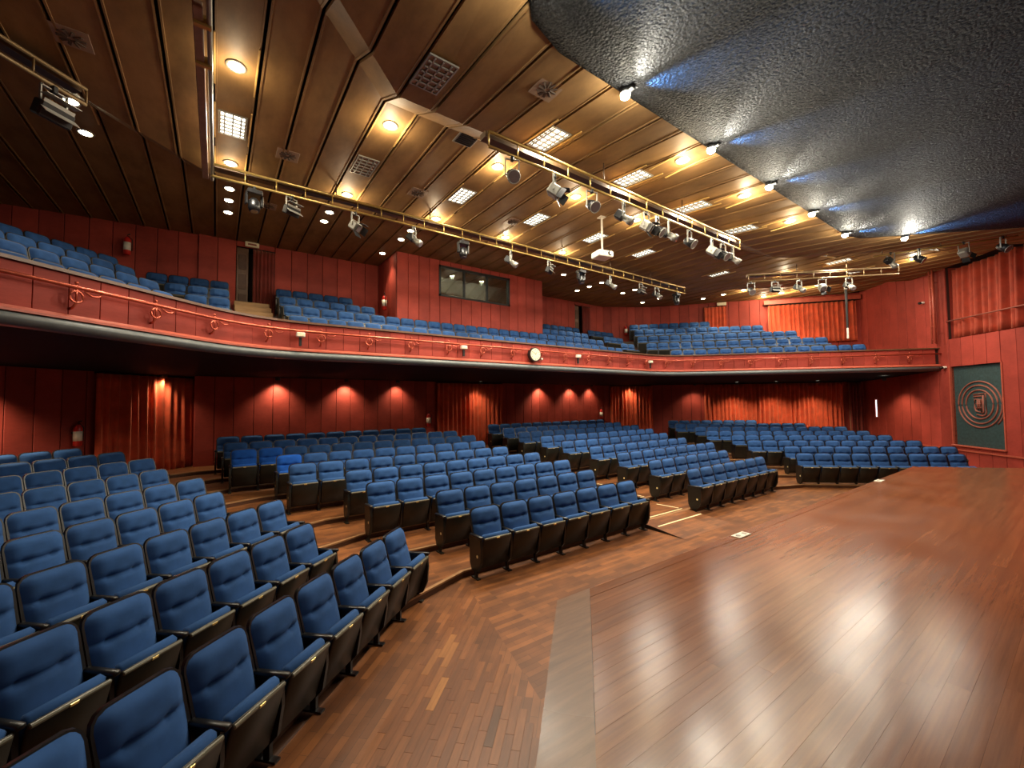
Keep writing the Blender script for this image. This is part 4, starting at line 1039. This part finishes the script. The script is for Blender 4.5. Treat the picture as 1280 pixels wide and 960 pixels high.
# balcony
for k in range(4):
    z = 3.72 + .44 * k; yb = 10.95 + 1.0 * k; rn = RN[k] if k < 3 else 'rearmost'
    if k < 2: row(-6.5, yb, z, (1, 0), 27, 0., 'blue folding seat, %s from left, ' + rn + ' row, middle of balcony', rank=4, pit=.446)
    elif k == 2: row(-6.5, yb, z, (1, 0), 6, 0., 'blue folding seat, %s from left, third balcony row left of control booth', rank=4, pit=.446); row(2.98, yb, z, (1, 0), 6, 0., 'blue folding seat, %s from left, third balcony row right of control booth', rank=4, pit=.446)
    else: row(-6.48, yb, z, (1, 0), 5, 0., 'blue folding seat, %s from left, rearmost balcony row left of control booth', rank=4, pit=.446); row(2.98, yb, z, (1, 0), 7, 0., 'blue folding seat, %s from left, rearmost balcony row right of control booth', rank=4, pit=.446)
    row(-7.62 - .446 * (k + 1), yb, z, (1, 0), k + 1, 0., 'blue folding seat, %s from the gangway, ' + rn + ' balcony row left of left gangway', from_left=False, rank=4, pit=.446)
    if k: row(6.75, yb + .1, z, (1, 0), k + 1, rad(-8), 'blue folding seat, %s from left, ' + rn + ' balcony row right of right gangway', rank=4, pit=.446)
    a = [1.15, 1.7, 2.0, 2.4][k]; n = 13.1 + 1.0 * k; c = 9
    a -= c * .42
    row((a - n) * S2, (a + n) * S2, z, (S2, S2), c, rad(45), 'blue folding seat, %s from right end, ' + rn + ' row, left wing of balcony', from_left=False, rank=4, pit=.42)
for k in range(5):
    dk = .75 + .84 * k; t0, n = [(.2, 15), (-.69, 15), (-.99, 14), (-1.06, 12), (-1.22, 8)][k]
    z = 3.72 + .44 * k if k < 4 else 5.46
    px, py = BR_p[0] + BR_n[0] * dk + BR_d[0] * t0, BR_p[1] + BR_n[1] * dk + BR_d[1] * t0
    row(px, py, z, BR_d, n, -.82, 'blue folding seat, %s from left, ' + RN[k] + ' row, right wing of balcony', rank=4, pit=.48)
order = sorted(range(len(seats)), key=lambda i: seats[i][8])
single = set(order[:300])
far = MB()
def low_seat():
    mb = MB(); n0 = 0
    pd = back_pad(4); mb.add(pd.v, pd.f, 0)
    sh = back_shell(); mb.add(sh.v, sh.f, 1)
    mb.box(cS - fn * .045 + axis * .012, (.475, .085, .495), RS, 0); mb.box(cS + fn * .012, (.488, .03, .485), RS, 2)
    mb.box(cS + fn * .016 + axis * .226, (.47, .034, .03), RS, 3)
    st = standard(); mb.add([(x - PIT / 2, y, z) for x, y, z in st.v], st.f, 1); mb.box((-PIT / 2, -.045, .603), (.058, .33, .036), None, 1)
    return mb
LS = low_seat()
for i, (x, y, z, rz, lab, le, re_, royal, rk, sx) in enumerate(seats):
    if i in single:
        r = empty('theatre_seat', (x, y, z), rz); r.scale = (sx, 1, 1)
        if royal: lab = lab.replace('blue folding', 'bright royal blue folding')
        tag(r, lab, 'seat', 'folding theatre seats')
        b = link('backrest', SM['backrest_royal' if royal else 'backrest'], r); link('back_shell', SM['back_shell'], b)
        p = link('seat_pad', SM['seat_pad_royal' if royal else 'seat_pad'], r)
        link('seat_shell', SM['seat_shell'], p); link('seat_trim', SM['seat_trim'], p); link('number_plate', SM['number_plate'], p)
        for side, s in (('l', -1), ('r', 1)):
            end = le if s < 0 else re_
            if s > 0 and not re_: continue
            q = link('standard', SM['end_standard' if end else 'standard'], r, (s * PIT / 2, 0, 0)); link('armrest', SM['armrest'], q)
            if end: link('row_badge', SM['badge'], q, (-.026 if s < 0 else .022, -.11, .33))
    else:
        Rz = Matrix.Rotation(rz, 3, 'Z'); T = Vector((x, y, z))
        b0 = len(far.v)
        far.v += [tuple(Rz @ Vector((v[0] * sx, v[1], v[2])) + T) for v in LS.v]; far.f += [tuple(i_ + b0 for i_ in f) for f in LS.f]; far.m += LS.m
me = bpy.data.meshes.new('far_seating'); me.from_pydata(far.v, [], far.f)
for m in (M['blue'], M['black'], M['shell'], M['trimgrey']): me.materials.append(m)
me.polygons.foreach_set('material_index', far.m); me.update()
fo = link('far_seating', me); tag(fo, 'rows of small blue folding seats on the balcony and farthest stalls rows', 'seating', kind='stuff')
print('SEATS', len(seats), 'objects', len(bpy.data.objects))
